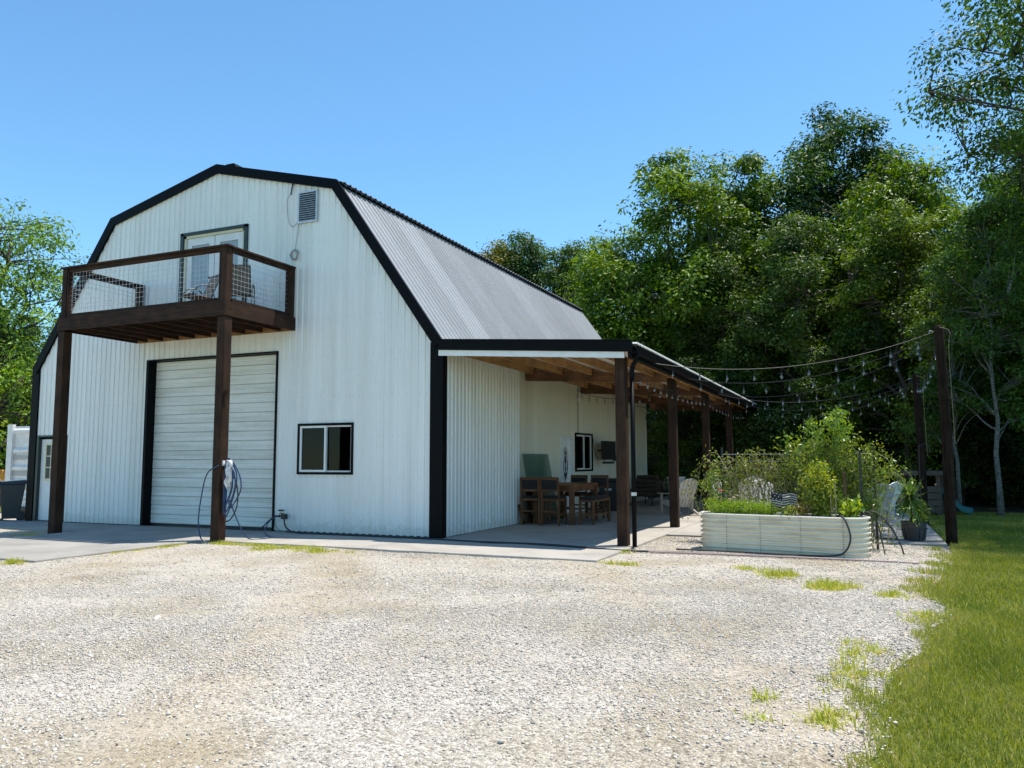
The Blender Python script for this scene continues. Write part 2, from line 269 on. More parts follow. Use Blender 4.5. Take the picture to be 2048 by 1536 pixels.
# ------------------------------------------------------------------ mesh helpers
def build_split(mb, name, mat, parent):
    key = {}; par = list(range(len(mb.f)))
    def find(a):
        while par[a] != a: par[a] = par[par[a]]; a = par[a]
        return a
    for i, f in enumerate(mb.f):
        for vi in f:
            k = tuple(round(c, 4) for c in mb.v[vi])
            if k in key: par[find(i)] = find(key[k])
            else: key[k] = i
    comps = {}
    for i, f in enumerate(mb.f): comps.setdefault(find(i), []).append(f)
    for fs in comps.values():
        m = MB(); seen = {}
        for f in fs:
            idx = []
            for vi in f:
                k = tuple(round(c, 4) for c in mb.v[vi])
                if k not in seen: seen[k] = len(m.v); m.v.append(mb.v[vi])
                idx.append(seen[k])
            m.f.append(tuple(idx)); m.mi.append(0)
        m.build(name, mat, parent)
class MB:
    def __init__(s): s.v = []; s.f = []; s.mi = []
    def face(s, *pts, mi=0):
        k = len(s.v); s.v += [tuple(p) for p in pts]; s.f.append(tuple(range(k, k + len(pts)))); s.mi.append(mi)
    def hexa(s, p, mi=0):          # 8 corners: bottom ring 0-3, top ring 4-7
        k = len(s.v); s.v += [tuple(q) for q in p]
        for f in ((3, 2, 1, 0), (4, 5, 6, 7), (0, 1, 5, 4), (1, 2, 6, 5), (2, 3, 7, 6), (3, 0, 4, 7)):
            s.f.append(tuple(k + i for i in f)); s.mi.append(mi)
        return s
    def box(s, x0, x1, y0, y1, z0, z1, mi=0):
        return s.hexa([(x0, y0, z0), (x1, y0, z0), (x1, y1, z0), (x0, y1, z0), (x0, y0, z1), (x1, y0, z1), (x1, y1, z1), (x0, y1, z1)], mi)
    def beam(s, p, q, wd, ht, up=(0, 0, 1), mi=0, wd2=None, ht2=None):
        p = Vector(p); q = Vector(q); d = (q - p).normalized(); up = Vector(up)
        if abs(d.dot(up)) > 0.98: up = Vector((0, 1, 0))
        r = d.cross(up).normalized(); u = r.cross(d).normalized()
        w2 = wd2 or wd; h2 = ht2 or ht
        c = lambda o, a, b, ww, hh: o + r * (a * ww / 2) + u * (b * hh / 2)
        return s.hexa([c(p, -1, -1, wd, ht), c(p, 1, -1, wd, ht), c(q, 1, -1, w2, h2), c(q, -1, -1, w2, h2), c(p, -1, 1, wd, ht), c(p, 1, 1, wd, ht), c(q, 1, 1, w2, h2), c(q, -1, 1, w2, h2)], mi)
    def tube(s, pts, r, n=6, mi=0, cap=True):
        pts = [Vector(p) for p in pts]; m = len(pts); rs = r if hasattr(r, '__len__') else [r] * m
        k = len(s.v); prev = None
        for i, p in enumerate(pts):
            d = (pts[min(i + 1, m - 1)] - pts[max(i - 1, 0)])
            d = d.normalized() if d.length > 1e-9 else Vector((0, 0, 1))
            if prev is None:
                a = d.cross(Vector((0, 0, 1)))
                if a.length < 1e-3: a = d.cross(Vector((1, 0, 0)))
            else: a = prev - d * prev.dot(d)
            a.normalize(); prev = a; b = d.cross(a)
            for j in range(n):
                t = 2 * PI * j / n; s.v.append(tuple(p + a * (rs[i] * math.cos(t)) + b * (rs[i] * math.sin(t))))
        for i in range(m - 1):
            for j in range(n):
                a0 = k + i * n + j; a1 = k + i * n + (j + 1) % n
                s.f.append((a0, a1, a1 + n, a0 + n)); s.mi.append(mi)
        if cap:
            s.f.append(tuple(k + j for j in range(n - 1, -1, -1))); s.f.append(tuple(k + (m - 1) * n + j for j in range(n))); s.mi += [mi, mi]
        return s
    def lathe(s, prof, n=16, c=(0, 0, 0), mi=0, sx=1, sy=1):
        k = len(s.v)
        for r, z in prof:
            for j in range(n):
                t = 2 * PI * j / n; s.v.append((c[0] + r * sx * math.cos(t), c[1] + r * sy * math.sin(t), c[2] + z))
        for i in range(len(prof) - 1):
            for j in range(n):
                a0 = k + i * n + j; a1 = k + i * n + (j + 1) % n
                s.f.append((a0, a1, a1 + n, a0 + n)); s.mi.append(mi)
        return s
    def extrude(s, poly, axis, a, b, mi=0):
        """poly: 2-D points; axis 'x','y','z' is the extrusion direction from a to b"""
        def P(p, t):
            return {'x': (t, p[0], p[1]), 'y': (p[0], t, p[1]), 'z': (p[0], p[1], t)}[axis]
        k = len(s.v); n = len(poly)
        s.v += [P(p, a) for p in poly] + [P(p, b) for p in poly]
        s.f.append(tuple(range(k, k + n))); s.f.append(tuple(range(k + 2 * n - 1, k + n - 1, -1))); s.mi += [mi, mi]
        for i in range(n):
            j = (i + 1) % n; s.f.append((k + i, k + j, k + n + j, k + n + i)); s.mi.append(mi)
        return s
    def mesh(s, name, mats, smooth=False):
        me = bpy.data.meshes.new(name); me.from_pydata(s.v, [], s.f)
        for m in (mats if isinstance(mats, (list, tuple)) else [mats]): me.materials.append(M[m])
        if any(s.mi): me.polygons.foreach_set('material_index', s.mi)
        if smooth: me.polygons.foreach_set('use_smooth', [True] * len(me.polygons))
        me.update(); return me
    def build(s, name, mats, parent=None, smooth=False, bevel=0, loc=None, kind=None):
        o = bpy.data.objects.new(name, s.mesh(name, mats, smooth)); COL.objects.link(o)
        if parent is not None: o.parent = parent
        if loc is not None: o.location = loc
        if bevel:
            b = o.modifiers.new('bevel', 'BEVEL'); b.width = bevel; b.segments = 2; b.limit_method = 'ANGLE'; b.angle_limit = R(40)
        if kind: o['kind'] = kind
        return o
def tag(o, label, cat, group=None, kind=None):
    o['label'] = label; o['category'] = cat
    if group: o['group'] = group
    if kind: o['kind'] = kind
    return o
def thing(name, label, cat, loc=(0, 0, 0), rz=0, group=None):
    o = bpy.data.objects.new(name, None); COL.objects.link(o); o.empty_display_size = 0.2
    o.location = loc; o.rotation_euler = (0, 0, rz); return tag(o, label, cat, group)
def copy_tree(o, parent=None):
    c = o.copy(); COL.objects.link(c); c.parent = parent
    for ch in list(o.children): copy_tree(ch, c)
    return c
def share(name, me, parent, loc=(0, 0, 0), rot=(0, 0, 0), scale=(1, 1, 1)):
    o = bpy.data.objects.new(name, me); COL.objects.link(o); o.parent = parent; o.location = loc; o.rotation_euler = rot; o.scale = scale; return o
def np_mesh(name, verts, faces_tri, mats, tint=None, quads=False):
    me = bpy.data.meshes.new(name); k = 4 if quads else 3
    nv, nf = len(verts), len(faces_tri)
    me.vertices.add(nv); me.vertices.foreach_set('co', np.asarray(verts, np.float32).ravel())
    me.loops.add(nf * k); me.loops.foreach_set('vertex_index', np.asarray(faces_tri, np.int32).ravel())
    me.polygons.add(nf); me.polygons.foreach_set('loop_start', np.arange(0, nf * k, k, dtype=np.int32))
    me.materials.append(M[mats])
    if tint is not None:
        a = me.attributes.new('tint', 'FLOAT', 'POINT'); a.data.foreach_set('value', np.asarray(tint, np.float32))
    me.update(calc_edges=True); return me
def catenary(p, q, sag, n=24):
    p = Vector(p); q = Vector(q)
    return [p.lerp(q, i / n) - Vector((0, 0, 4 * sag * (i / n) * (1 - i / n))) for i in range(n + 1)]
def smooth_path(pts, n=8):
    P = [Vector(p) for p in pts]; P = [2 * P[0] - P[1]] + P + [2 * P[-1] - P[-2]]; out = []
    for i in range(1, len(P) - 2):
        for k in range(n):
            t = k / n; a, b, c, d = P[i - 1], P[i], P[i + 1], P[i + 2]
            out.append(0.5 * ((2 * b) + (c - a) * t + (2 * a - 5 * b + 4 * c - d) * t * t + (3 * b - a - 3 * c + d) * t ** 3))
    out.append(P[-2]); return out
def vnoise(x, y, seed=0):
    x = np.asarray(x, float); y = np.asarray(y, float)
    def h(i, j):
        v = np.sin(i * 127.1 + j * 311.7 + seed * 74.7) * 43758.5453; return v - np.floor(v)
    i = np.floor(x); j = np.floor(y); fx = x - i; fy = y - j; fx = fx * fx * (3 - 2 * fx); fy = fy * fy * (3 - 2 * fy)
    return (h(i, j) * (1 - fx) + h(i + 1, j) * fx) * (1 - fy) + (h(i, j + 1) * (1 - fx) + h(i + 1, j + 1) * fx) * fy

# ------------------------------------------------------------------ the setting: ground, gravel, concrete
g = MB(); g.face((-400, -60, -0.05), (400, -60, -0.05), (400, 600, -0.05), (-400, 600, -0.05)); g.build('ground', 'ground', kind='structure')

XR = [(-22, 7.5), (-10, 7.5), (-9.24, 7.55), (-8.3, 7.62), (-6.94, 7.72), (-5.62, 8.12), (-4.3, 8.3), (-3.23, 8.25), (-2.2, 8.35), (-1.0, 8.6), (0.25, 8.8), (2.6, 9.0)]
def xr(y):
    return np.interp(y, [a for a, b in XR], [b for a, b in XR]) + 0.16 * (vnoise(np.asarray(y) * 1.7, np.asarray(y) * 0 + 3.3) - 0.5) + 0.1 * (vnoise(np.asarray(y) * 5.1, np.asarray(y) * 0 + 8.3) - 0.5)
def gz(x, y): return 0.018 * (vnoise(x * 0.9, y * 0.9, 2) - 0.5) + 0.01 * (vnoise(x * 2.7, y * 2.7, 5) - 0.5)
ys = np.linspace(-22, 2.46, 170); tt = np.concatenate([np.linspace(0, 0.5, 12)[:-1], np.linspace(0.5, 1, 110)])
xl = -38.0; X = xl + (xr(ys)[:, None] - xl) * tt[None, :]; Y = np.repeat(ys[:, None], len(tt), 1); Z = gz(X, Y)
Z[:, -1] = -0.045
V = np.stack([X, Y, Z], -1).reshape(-1, 3); ny, nx = X.shape
I = np.arange(ny * nx).reshape(ny, nx); F = np.stack([I[:-1, :-1], I[:-1, 1:], I[1:, 1:], I[1:, :-1]], -1).reshape(-1, 4)
o = bpy.data.objects.new('gravel_drive', np_mesh('gravel_drive', V, F, 'gravel', quads=True)); COL.objects.link(o); o['kind'] = 'structure'
o.data.polygons.foreach_set('use_smooth', [True] * len(o.data.polygons))

SLABS = [('concrete_apron', -8.05, -4.06, -5.45, -2.75, 0.035, 'concrete_apron'), ('concrete_apron', -8.05, -4.06, -2.735, -0.01, 0.036, 'concrete_apron'),
         ('walkway', -12.9, -8.065, -1.55, -0.01, 0.034, 'concrete_apron'),
         ('front_walk', -4.045, -0.1, -2.03, -0.01, 0.035, 'concrete'), ('front_walk', -0.085, 3.84, -2.08, -0.01, 0.036, 'concrete')]
for k in range(5): SLABS.append(('porch_floor', 0.0, 3.86, 0.005 + 4.185 * k, 4.175 + 4.185 * k, 0.040 + 0.001 * (k % 2), 'concrete'))
for i in range(2):
    for k in range(4): SLABS.append(('patio_slab', 3.875 + 2.53 * i, 6.39 + 2.53 * i, 2.5 + 2.9 * k, 5.385 + 2.9 * k, 0.038 + 0.001 * ((k + i) % 2), 'concrete'))
for nm, x0, x1, y0, y1, z1, mt in SLABS:
    MB().box(x0, x1, y0, y1, -0.1, z1).build(nm, mt, bevel=0.012, kind='structure')

# ------------------------------------------------------------------ barn
W, ZE, KX, ZK, ZP, L = 12.0, 3.88, 2.61, 7.55, 8.41, 16.1
def top(x):
    return float(np.interp(x, [-W, -W + KX, -W / 2, -KX, 0], [ZE, ZK, ZP, ZK, ZE]))
def profile(u, period, depth, wt, ws):
    """trapezoid rib: flat top wt, sloped sides ws"""
    t = (u % period); a = (period - wt) / 2
    if t < a - ws: return 0.0
    if t < a: return depth * (t - a + ws) / ws
    if t < a + wt: return depth
    if t < a + wt + ws: return depth * (1 - (t - a - wt) / ws)
    return 0.0
def prof_us(u0, u1, period, wt, ws):
    a = (period - wt) / 2; us = {round(u0, 5), round(u1, 5)}; k = math.floor(u0 / period) - 1
    while k * period < u1 + period:
        for b in (a - ws, a, a + wt, a + wt + ws):
            if u0 < k * period + b < u1: us.add(round(k * period + b, 5))
        k += 1
    return us
def corr_wall(mk, u0, u1, zlo, ztop, openings, period=0.162, depth=0.02, wt=0.062, ws=0.014, split=()):
    mb = MB(); us = prof_us(u0, u1, period, wt, ws)
    for a, b, c, d in openings:
        for q in (a, b):
            if u0 < q < u1: us.add(q)
    for q in split:
        if u0 < q < u1: us.add(q)
    us = sorted(us)
    for p, q in zip(us[:-1], us[1:]):
        if q - p < 1e-4: continue
        dp, dq = profile(p, period, depth, wt, ws), profile(q, period, depth, wt, ws); mid = (p + q) / 2
        segs = [(zlo, None)]
        for a, b, c, d in openings:
            if a - 1e-6 < mid < b + 1e-6:
                new = []
                for lo, hi in segs:
                    h = hi if hi is not None else 1e9
                    if c > lo: new.append((lo, min(c, h)))
                    if d < h: new.append((max(lo, d), hi))
                segs = new
        for lo, hi in segs:
            h0 = ztop(p) if hi is None else hi; h1 = ztop(q) if hi is None else hi
            if h0 - lo < 1e-3 and h1 - lo < 1e-3: continue
            mb.face(mk(p, dp, lo), mk(q, dq, lo), mk(q, dq, h1), mk(p, dp, h0))
    return mb
barn = thing('barn', 'large white metal barn with gambrel roof, black trim and roll-up garage door', 'barn')
GX0, GX1, GZ = -7.98, -4.1, 3.92
OP_F = [(GX0, GX1, -1, GZ), (-3.45, -2.09, 1.29, 2.30), (-7.03, -5.09, 4.64, 6.90), (-11.72, -10.72, -1, 2.16)]
PW = 0.972
k = 0
while -W + k * PW < -1e-6:
    a = -W + k * PW; b = min(0.0, a + PW)
    e = 0.0015 * (k % 2)
    mb = corr_wall(lambda u, d, z, e=e: (u, -d - e, z), a, b, 0.05, top, OP_F, split=(-W + KX, -W / 2, -KX)); build_split(mb, 'wall_panel', 'wall_white', barn)
    k += 1
OP_S = [(6.74, 7.76, -1, 2.20), (7.98, 9.48, 1.25, 2.30)]
YS = 3.80                                     # the first bay has wide ribs and stands proud, the rest is finer sheeting
k = 0; a = 0.0
while a < L - 1e-6:
    near = a < YS - 1e-6; b = min(YS if near else L, a + PW); e = 0.0015 * (k % 2) + (0.03 if near else 0.0)
    mk_ = lambda u, d, z, e=e: (d + e, u, z)
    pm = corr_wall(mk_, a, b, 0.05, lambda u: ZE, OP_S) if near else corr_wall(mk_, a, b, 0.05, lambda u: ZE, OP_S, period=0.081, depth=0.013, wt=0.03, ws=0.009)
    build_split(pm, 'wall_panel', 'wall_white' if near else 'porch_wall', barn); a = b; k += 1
MB().box(-0.01, 0.046, YS, YS + 0.006, 0.05, ZE - 0.02).build('sheet_edge', 'white_paint', barn)
sc = MB()
for zr in (0.35, 1.2, 2.05, 2.9, 3.75, 4.6, 5.45, 6.3, 7.1):
    for k in range(73):
        x = -W + 0.02 + 0.162 * k
        if zr > top(x) - 0.2 or any(a - 0.05 < x < b + 0.05 and c - 0.05 < zr < d + 0.05 for a, b, c, d in OP_F): continue
        sc.lathe([(0.009, 0.0), (0.009, 0.004), (0.0, 0.006)], 6, (0, 0, 0))
        for vi in range(len(sc.v) - 18, len(sc.v)): vx, vy, vz = sc.v[vi]; sc.v[vi] = (x + vx, -0.0035 - vz, zr + vy)
sc.build('screw', 'galvanised', barn, kind='stuff')
sc = MB()
for zr in (0.35, 1.3, 2.4, 3.4):
    for k in range(98):
        y = 0.02 + 0.162 * k; xo = 0.0335 if y < YS else 0.0035
        if any(a - 0.05 < y < b + 0.05 and c - 0.05 < zr < d + 0.05 for a, b, c, d in OP_S): continue
        sc.lathe([(0.009, 0.0), (0.009, 0.004), (0.0, 0.006)], 6, (0, 0, 0))
        for vi in range(len(sc.v) - 18, len(sc.v)): vx, vy, vz = sc.v[vi]; sc.v[vi] = (xo + vz, y + vx, zr + vy)
sc.build('screw', 'galvanised', barn, kind='stuff')
# left and rear walls close the shell
MB().box(-W - 0.02, -W + 0.03, 0.0, L, 0.05, ZE).build('side_wall', 'wall_white', barn)
MB().extrude([(-W, 0.05), (0, 0.05), (0, ZE), (-KX, ZK), (-W / 2, ZP), (-W + KX, ZK), (-W, ZE)], 'y', L - 0.03, L).build('rear_wall', 'wall_white', barn)
MB().box(-W + 0.05, -0.03, 0.3, L - 0.05, 0.0, 0.046).build('floor_slab', 'concrete', barn)
MB().box(-W + 0.75, -0.75, 0.1, L - 0.1, 4.36, 4.52).build('loft_floor', 'pine_x', barn)
MB().box(-W + 0.06, -0.06, 5.2, 5.26, 0.05, ZE).build('dark_lining', 'interior_shade', barn)  # linings added behind the windows, with indoor shade put into their colour
MB().box(-3.92, -3.86, 0.12, 5.19, 0.05, ZE).build('dark_lining', 'interior_shade', barn)
MB().box(-0.10, -0.05, 0.12, 5.19, 0.05, ZE).build('dark_lining', 'interior_shade', barn)
MB().box(-3.85, -0.11, 0.1, 5.19, 3.7, 3.76).build('dark_lining_top', 'interior_shade', barn)
MB().box(-3.6, -3.55, 5.27, 11.5, 0.05, ZE).build('dark_lining', 'interior_shade', barn)
# base sill line
MB().box(-GX1 * 0 - 4.1, 0.0, -0.012, 0.02, 0.0, 0.06).build('base_sill', 'dark_green_trim', barn)
# roof: lower slopes of single sheets, upper slopes, ridge cap
def roof_panel(x0, z0, x1, z1, y0, y1, period=0.2, depth=0.026, wt=0.05, ws=0.02, name='roof_panel', mat='roof_metal', off=0.01):
    dx, dz = x1 - x0, z1 - z0; ln = math.hypot(dx, dz); nx_, nz_ = dz / ln, -dx / ln
    if nz_ < 0: nx_, nz_ = -nx_, -nz_
    mb = MB(); us = sorted(prof_us(y0, y1, period, wt, ws)); th = 0.006
    for p, q in zip(us[:-1], us[1:]):
        dp, dq = off + profile(p, period, depth, wt, ws), off + profile(q, period, depth, wt, ws)
        P = lambda u, d, t: (x0 + dx * t + nx_ * d, u, z0 + dz * t + nz_ * d)
        mb.face(P(p, dp, 0), P(q, dq, 0), P(q, dq, 1), P(p, dp, 1))
        mb.face(P(p, dp - th, 1), P(q, dq - th, 1), P(q, dq - th, 0), P(p, dp - th, 0))
        for t in (0, 1): mb.face(P(p, dp - th, t), P(q, dq - th, t), P(q, dq, t), P(p, dp, t))
    return mb.build(name, mat, barn if mat != 'porch_roof' else None)
k = 0
while k * 1.0 < L:
    a = k * 1.0 - 0.03; b = min(L + 0.03, a + 1.012)
    roof_panel(0.02, ZE - 0.02, -KX, ZK, a, b, off=0.01 + 0.0015 * (k % 2))
    roof_panel(-W - 0.02, ZE - 0.02, -W + KX, ZK, a, b, off=0.01 + 0.0015 * (k % 2))
    s_ = 0.13 / 3.5
    roof_panel(-KX + 3.39 * s_, ZK - 0.86 * s_, -W / 2, ZP, a, b, off=0.035 + 0.0015 * (k % 2))
    roof_panel(-W + KX - 3.39 * s_, ZK - 0.86 * s_, -W / 2, ZP, a, b, off=0.035 + 0.0015 * (k % 2))
    k += 1
# black zig-zag closure under the lip of the upper sheets
mb = MB(); us = sorted(prof_us(-0.03, L + 0.03, 0.2, 0.05, 0.02))
ddx, ddz = KX / math.hypot(KX, ZK - ZE), -(ZK - ZE) / math.hypot(KX, ZK - ZE)
for p, q in zip(us[:-1], us[1:]):
    A = lambda u, s: (-KX + 0.12 + ddx * s, u, ZK - 0.005 + ddz * s)
    hp, hq = 0.045 + 2.0 * profile(p, 0.2, 0.022, 0.05, 0.02), 0.045 + 2.0 * profile(q, 0.2, 0.022, 0.05, 0.02)
    mb.hexa([A(p, hp), A(q, hq), (A(q, hq)[0] - 0.1, q, A(q, hq)[2]), (A(p, hp)[0] - 0.1, p, A(p, hp)[2]), A(p, -0.02), A(q, -0.02), (A(q, -.02)[0] - 0.1, q, A(q, -.02)[2]), (A(p, -.02)[0] - 0.1, p, A(p, -.02)[2])])
mb.build('roof_lip', 'black_trim', barn)
mb = MB(); mb.extrude([(-W / 2 - 0.28, ZP - 0.03), (-W / 2, ZP + 0.055), (-W / 2 + 0.28, ZP - 0.03), (-W / 2 + 0.28, ZP - 0.06), (-W / 2 - 0.28, ZP - 0.06)], 'y', -0.04, L); mb.build('ridge_cap', 'black_trim', barn)
mb = MB(); mb.extrude([(-W / 2 - 0.25, ZP + 0.03), (-W / 2 - 0.12, ZP + 0.22), (-W / 2 + 0.12, ZP + 0.22), (-W / 2 + 0.25, ZP + 0.03)], 'y', 0.35, 1.1); mb.build('ridge_vent', 'black_trim', barn)
# black rake boards along the gable, mitred
PL = [(-W, ZE), (-W + KX, ZK), (-W / 2, ZP), (-KX, ZK), (0, ZE)]
def offset_pl(pl, d):
    out = []; n = len(pl); lines = []
    for a, b in zip(pl[:-1], pl[1:]):
        dx, dz = b[0] - a[0], b[1] - a[1]; l = math.hypot(dx, dz); lines.append(((a[0] - dz / l * d, a[1] + dx / l * d), (dx / l, dz / l)))
    out.append(lines[0][0])
    for (p, u), (q, v) in zip(lines[:-1], lines[1:]):
        den = u[0] * v[1] - u[1] * v[0]; t = ((q[0] - p[0]) * v[1] - (q[1] - p[1]) * v[0]) / den; out.append((p[0] + u[0] * t, p[1] + u[1] * t))
    b = pl[-1]; u = lines[-1][1]; out.append((b[0] - u[1] * d, b[1] + u[0] * d)); return out
OUT, INN = offset_pl(PL, 0.06), offset_pl(PL, -0.15)
for i in range(4):
    MB().extrude([OUT[i], OUT[i + 1], INN[i + 1], INN[i]], 'y', -0.085, -0.024).build('rake_board', 'black_trim', barn)
MB().box(-0.23, 0.06, -0.055, -0.021, 0.02, ZE + 0.02).build('corner_trim', 'black_trim', barn)
MB().box(0.022, 0.062, -0.02, 0.12, 0.02, ZE - 0.05).build('corner_trim', 'black_trim', barn)
MB().box(-W - 0.05, -W + 0.2, -0.055, -0.021, 0.02, ZE + 0.02).build('corner_trim', 'black_trim', barn)
MB().box(-0.02, 0.05, L, L + 0.03, 0.02, ZE - 0.05).build('corner_trim', 'white_paint', barn)
# garage door: jambs, header, slats
mb = MB(); mb.box(GX0 - 0.05, GX0 + 0.03, -0.035, 0.26, 0.03, GZ + 0.0); mb.build('garage_jamb', 'black_trim', barn)
mb = MB(); mb.box(GX1 - 0.03, GX1 + 0.015, -0.03, 0.26, 0.03, GZ + 0.0); mb.build('garage_jamb', 'black_trim', barn)
mb = MB(); mb.box(GX0 - 0.05, GX1 + 0.015, -0.034, 0.26, GZ - 0.0, GZ + 0.03); mb.build('garage_header', 'black_trim', barn)
gd = MB().box(GX0 + 0.03, GX1 - 0.03, 0.20, 0.25, 0.037, 0.085).build('garage_door', 'rubber', barn)
NS = 18; hs = (GZ - 0.085) / NS
mbp = MB()
prof = [(0.0, 0.0), (-0.012, 0.012), (-0.012, hs * 0.42), (-0.004, hs * 0.47), (-0.004, hs * 0.53), (-0.012, hs * 0.58), (-0.012, hs - 0.016), (0.004, hs - 0.004), (0.03, hs - 0.004), (0.03, 0.0)]
mbp.extrude(prof, 'x', GX0 + 0.031, GX1 - 0.031); me = mbp.mesh('slat', 'garage_paint')
for k in range(NS): share('slat', me, gd, (0, 0.21 + 0.0015 * (k % 2), 0.085 + k * hs))
MB().beam((-6.0, 0.185, 0.62), (-6.0, 0.185, 0.74), 0.02, 0.02).build('handle', 'black_metal', gd)
# front window
def slider(x0, x1, z0, z1, name='window', mk=lambda u, d, z: (u, -d, z)):
    """black outer trim, white sliding sashes, two panes"""
    def bx(a, b, d0, d1, c, d):
        m = MB(); m.hexa([mk(a, d0, c), mk(b, d0, c), mk(b, d1, c), mk(a, d1, c), mk(a, d0, d), mk(b, d0, d), mk(b, d1, d), mk(a, d1, d)]); return m
    def ring(a, b, c, d, t, d0, d1):
        m = MB()
        for (p, q, r_, s_) in ((a, b, c, c + t), (a, b, d - t, d), (a, a + t, c + t, d - t), (b - t, b, c + t, d - t)):
            m.hexa([mk(p, d0, r_), mk(q, d0, r_), mk(q, d1, r_), mk(p, d1, r_), mk(p, d0, s_), mk(q, d0, s_), mk(q, d1, s_), mk(p, d1, s_)])
        return m
    fr = ring(x0 - 0.035, x1 + 0.035, z0 - 0.035, z1 + 0.035, 0.05, -0.06, 0.045).build(name, 'black_trim', barn)
    mid = (x0 + x1) / 2
    ring(x0 + 0.016, mid + 0.02, z0 + 0.016, z1 - 0.016, 0.045, -0.045, 0.028).build('sash', 'white_paint', fr)
    ring(mid - 0.02, x1 - 0.016, z0 + 0.017, z1 - 0.017, 0.03, -0.05, 0.008).build('sash', 'white_paint', fr)
    bx(x0 + 0.05, mid - 0.01, -0.005, -0.001, z0 + 0.05, z1 - 0.05).build('pane', 'window_glass', fr)
    bx(mid, x1 - 0.04, -0.03, -0.026, z0 + 0.045, z1 - 0.045).build('pane', 'window_glass', fr)
    return fr
slider(-3.45, -2.09, 1.29, 2.30)
slider(7.98, 9.48, 1.25, 2.30, mk=lambda u, d, z: (d, u, z))
# entry door at the left corner with nine panes
dr = MB().box(-11.70, -10.76, 0.055, 0.095, 0.06, 2.10).build('door', 'white_paint', barn)
mb = MB()
mb.box(-11.78, -11.70, -0.035, 0.12, 0.04, 2.16); mb.build('door_frame', 'dark_green_trim', barn)
MB().box(-10.76, -10.68, -0.035, 0.12, 0.04, 2.16).build('door_frame', 'dark_green_trim', barn)
MB().box(-11.78, -10.68, -0.035, 0.12, 2.161, 2.20).build('door_frame', 'dark_green_trim', barn)
mb = MB()
for a, b, c, d in ((-11.55, -10.91, 1.04, 1.10), (-11.55, -10.91, 1.96, 2.02), (-11.55, -11.49, 1.10, 1.96), (-10.97, -10.91, 1.10, 1.96)): mb.box(a, b, 0.03, 0.056, c, d)
for k in (1, 2):
    x = -11.49 + 0.52 * k / 3; mb.box(x - 0.011, x + 0.011, 0.035, 0.056, 1.10, 1.96); z = 1.10 + 0.86 * k / 3; mb.box(-11.49, -10.97, 0.036, 0.0555, z - 0.011, z + 0.011)
mb.build('lite_frame', 'cream_paint', dr)
for i in range(3):
    for j in range(3):
        MB().box(-11.478 + i * 0.1733, -11.328 + i * 0.1733, 0.042, 0.054, 1.112 + j * 0.2866, 1.376 + j * 0.2866).build('pane', 'black_plastic', dr)
for a, b in ((-11.52, -11.28), (-11.18, -10.94)):
    for c, d in ((0.24, 0.52), (0.60, 0.90)): MB().box(a, b, 0.046, 0.056, c, d).build('door_panel', 'white_paint', dr, bevel=0.008)
MB().box(-11.70, -10.76, -0.02, 0.10, 0.037, 0.06).build('threshold', 'black_metal', barn)
# french door on to the balcony
fd = MB()
for a, b, c, d in ((-6.98, -6.92, 4.68, 6.86), (-5.20, -5.14, 4.68, 6.86), (-6.98, -5.14, 6.80, 6.862)): fd.box(a, b, -0.01, 0.10, c, d)
fd = fd.build('french_door', 'cream_paint', barn)
mb = MB()
for a, b, c, d in ((-7.08, -6.985, 4.66, 6.93), (-5.135, -5.04, 4.66, 6.93), (-7.08, -5.04, 6.865, 6.935)): mb.box(a, b, -0.045, 0.03 if c < 6 else 0.034, c, d)
mb.build('door_trim', 'dark_green_trim', barn)
for a, b in ((-6.915, -6.07), (-6.05, -5.205)):
    lf = MB()
    for p, q, c, d in ((a, b, 4.69, 5.0), (a, b, 6.62, 6.795), (a, a + 0.15, 5.0, 6.62), (b - 0.15, b, 5.0, 6.62)): lf.box(p, q, 0.02, 0.065, c, d)
    lf = lf.build('leaf', 'white_paint', fd)
    MB().box(a + 0.15, b - 0.15, 0.03, 0.034, 5.0, 6.62).build('pane', 'clear_glass', fd)
    MB().box(a + 0.14, b - 0.14, 0.05, 0.056, 5.0, 6.62).build('blind', 'blind', fd)
for z, r in ((5.62, 0.03), (5.78, 0.025)):
    MB().lathe([(0.0, -0.06), (r, -0.055), (r, -0.02), (0.012, -0.015), (0.012, 0.03)], 10).build('knob', 'black_metal', fd, loc=(-6.13, 0, z)).rotation_euler = (-PI / 2, 0, 0)
MB().box(-7.1, -5.0, 0.11, 0.13, 4.66, 6.95).build('door_backing', 'interior_shade', barn)
# gable vent
vt = MB()
for a, b, c, d in ((-3.61, -3.09, 6.75, 6.785), (-3.61, -3.09, 7.425, 7.46), (-3.61, -3.575, 6.785, 7.425), (-3.125, -3.09, 6.785, 7.425)): vt.box(a, b, -0.06, -0.012, c, d)
vt = vt.build('vent', 'galvanised', barn)
MB().box(-3.574, -3.126, -0.026, -0.022, 6.786, 7.424).build('vent_back', 'black_trim', vt)
mb = MB(); mb.hexa([(-3.573, -0.058, 0), (-3.127, -0.058, 0), (-3.127, -0.03, 0.032), (-3.573, -0.03, 0.032), (-3.573, -0.058, 0.006), (-3.127, -0.058, 0.006), (-3.127, -0.03, 0.038), (-3.573, -0.03, 0.038)])
me = mb.mesh('slat', 'galvanised')
for k in range(13): share('slat', me, vt, (0, 0, 6.79 + k * 0.0485))
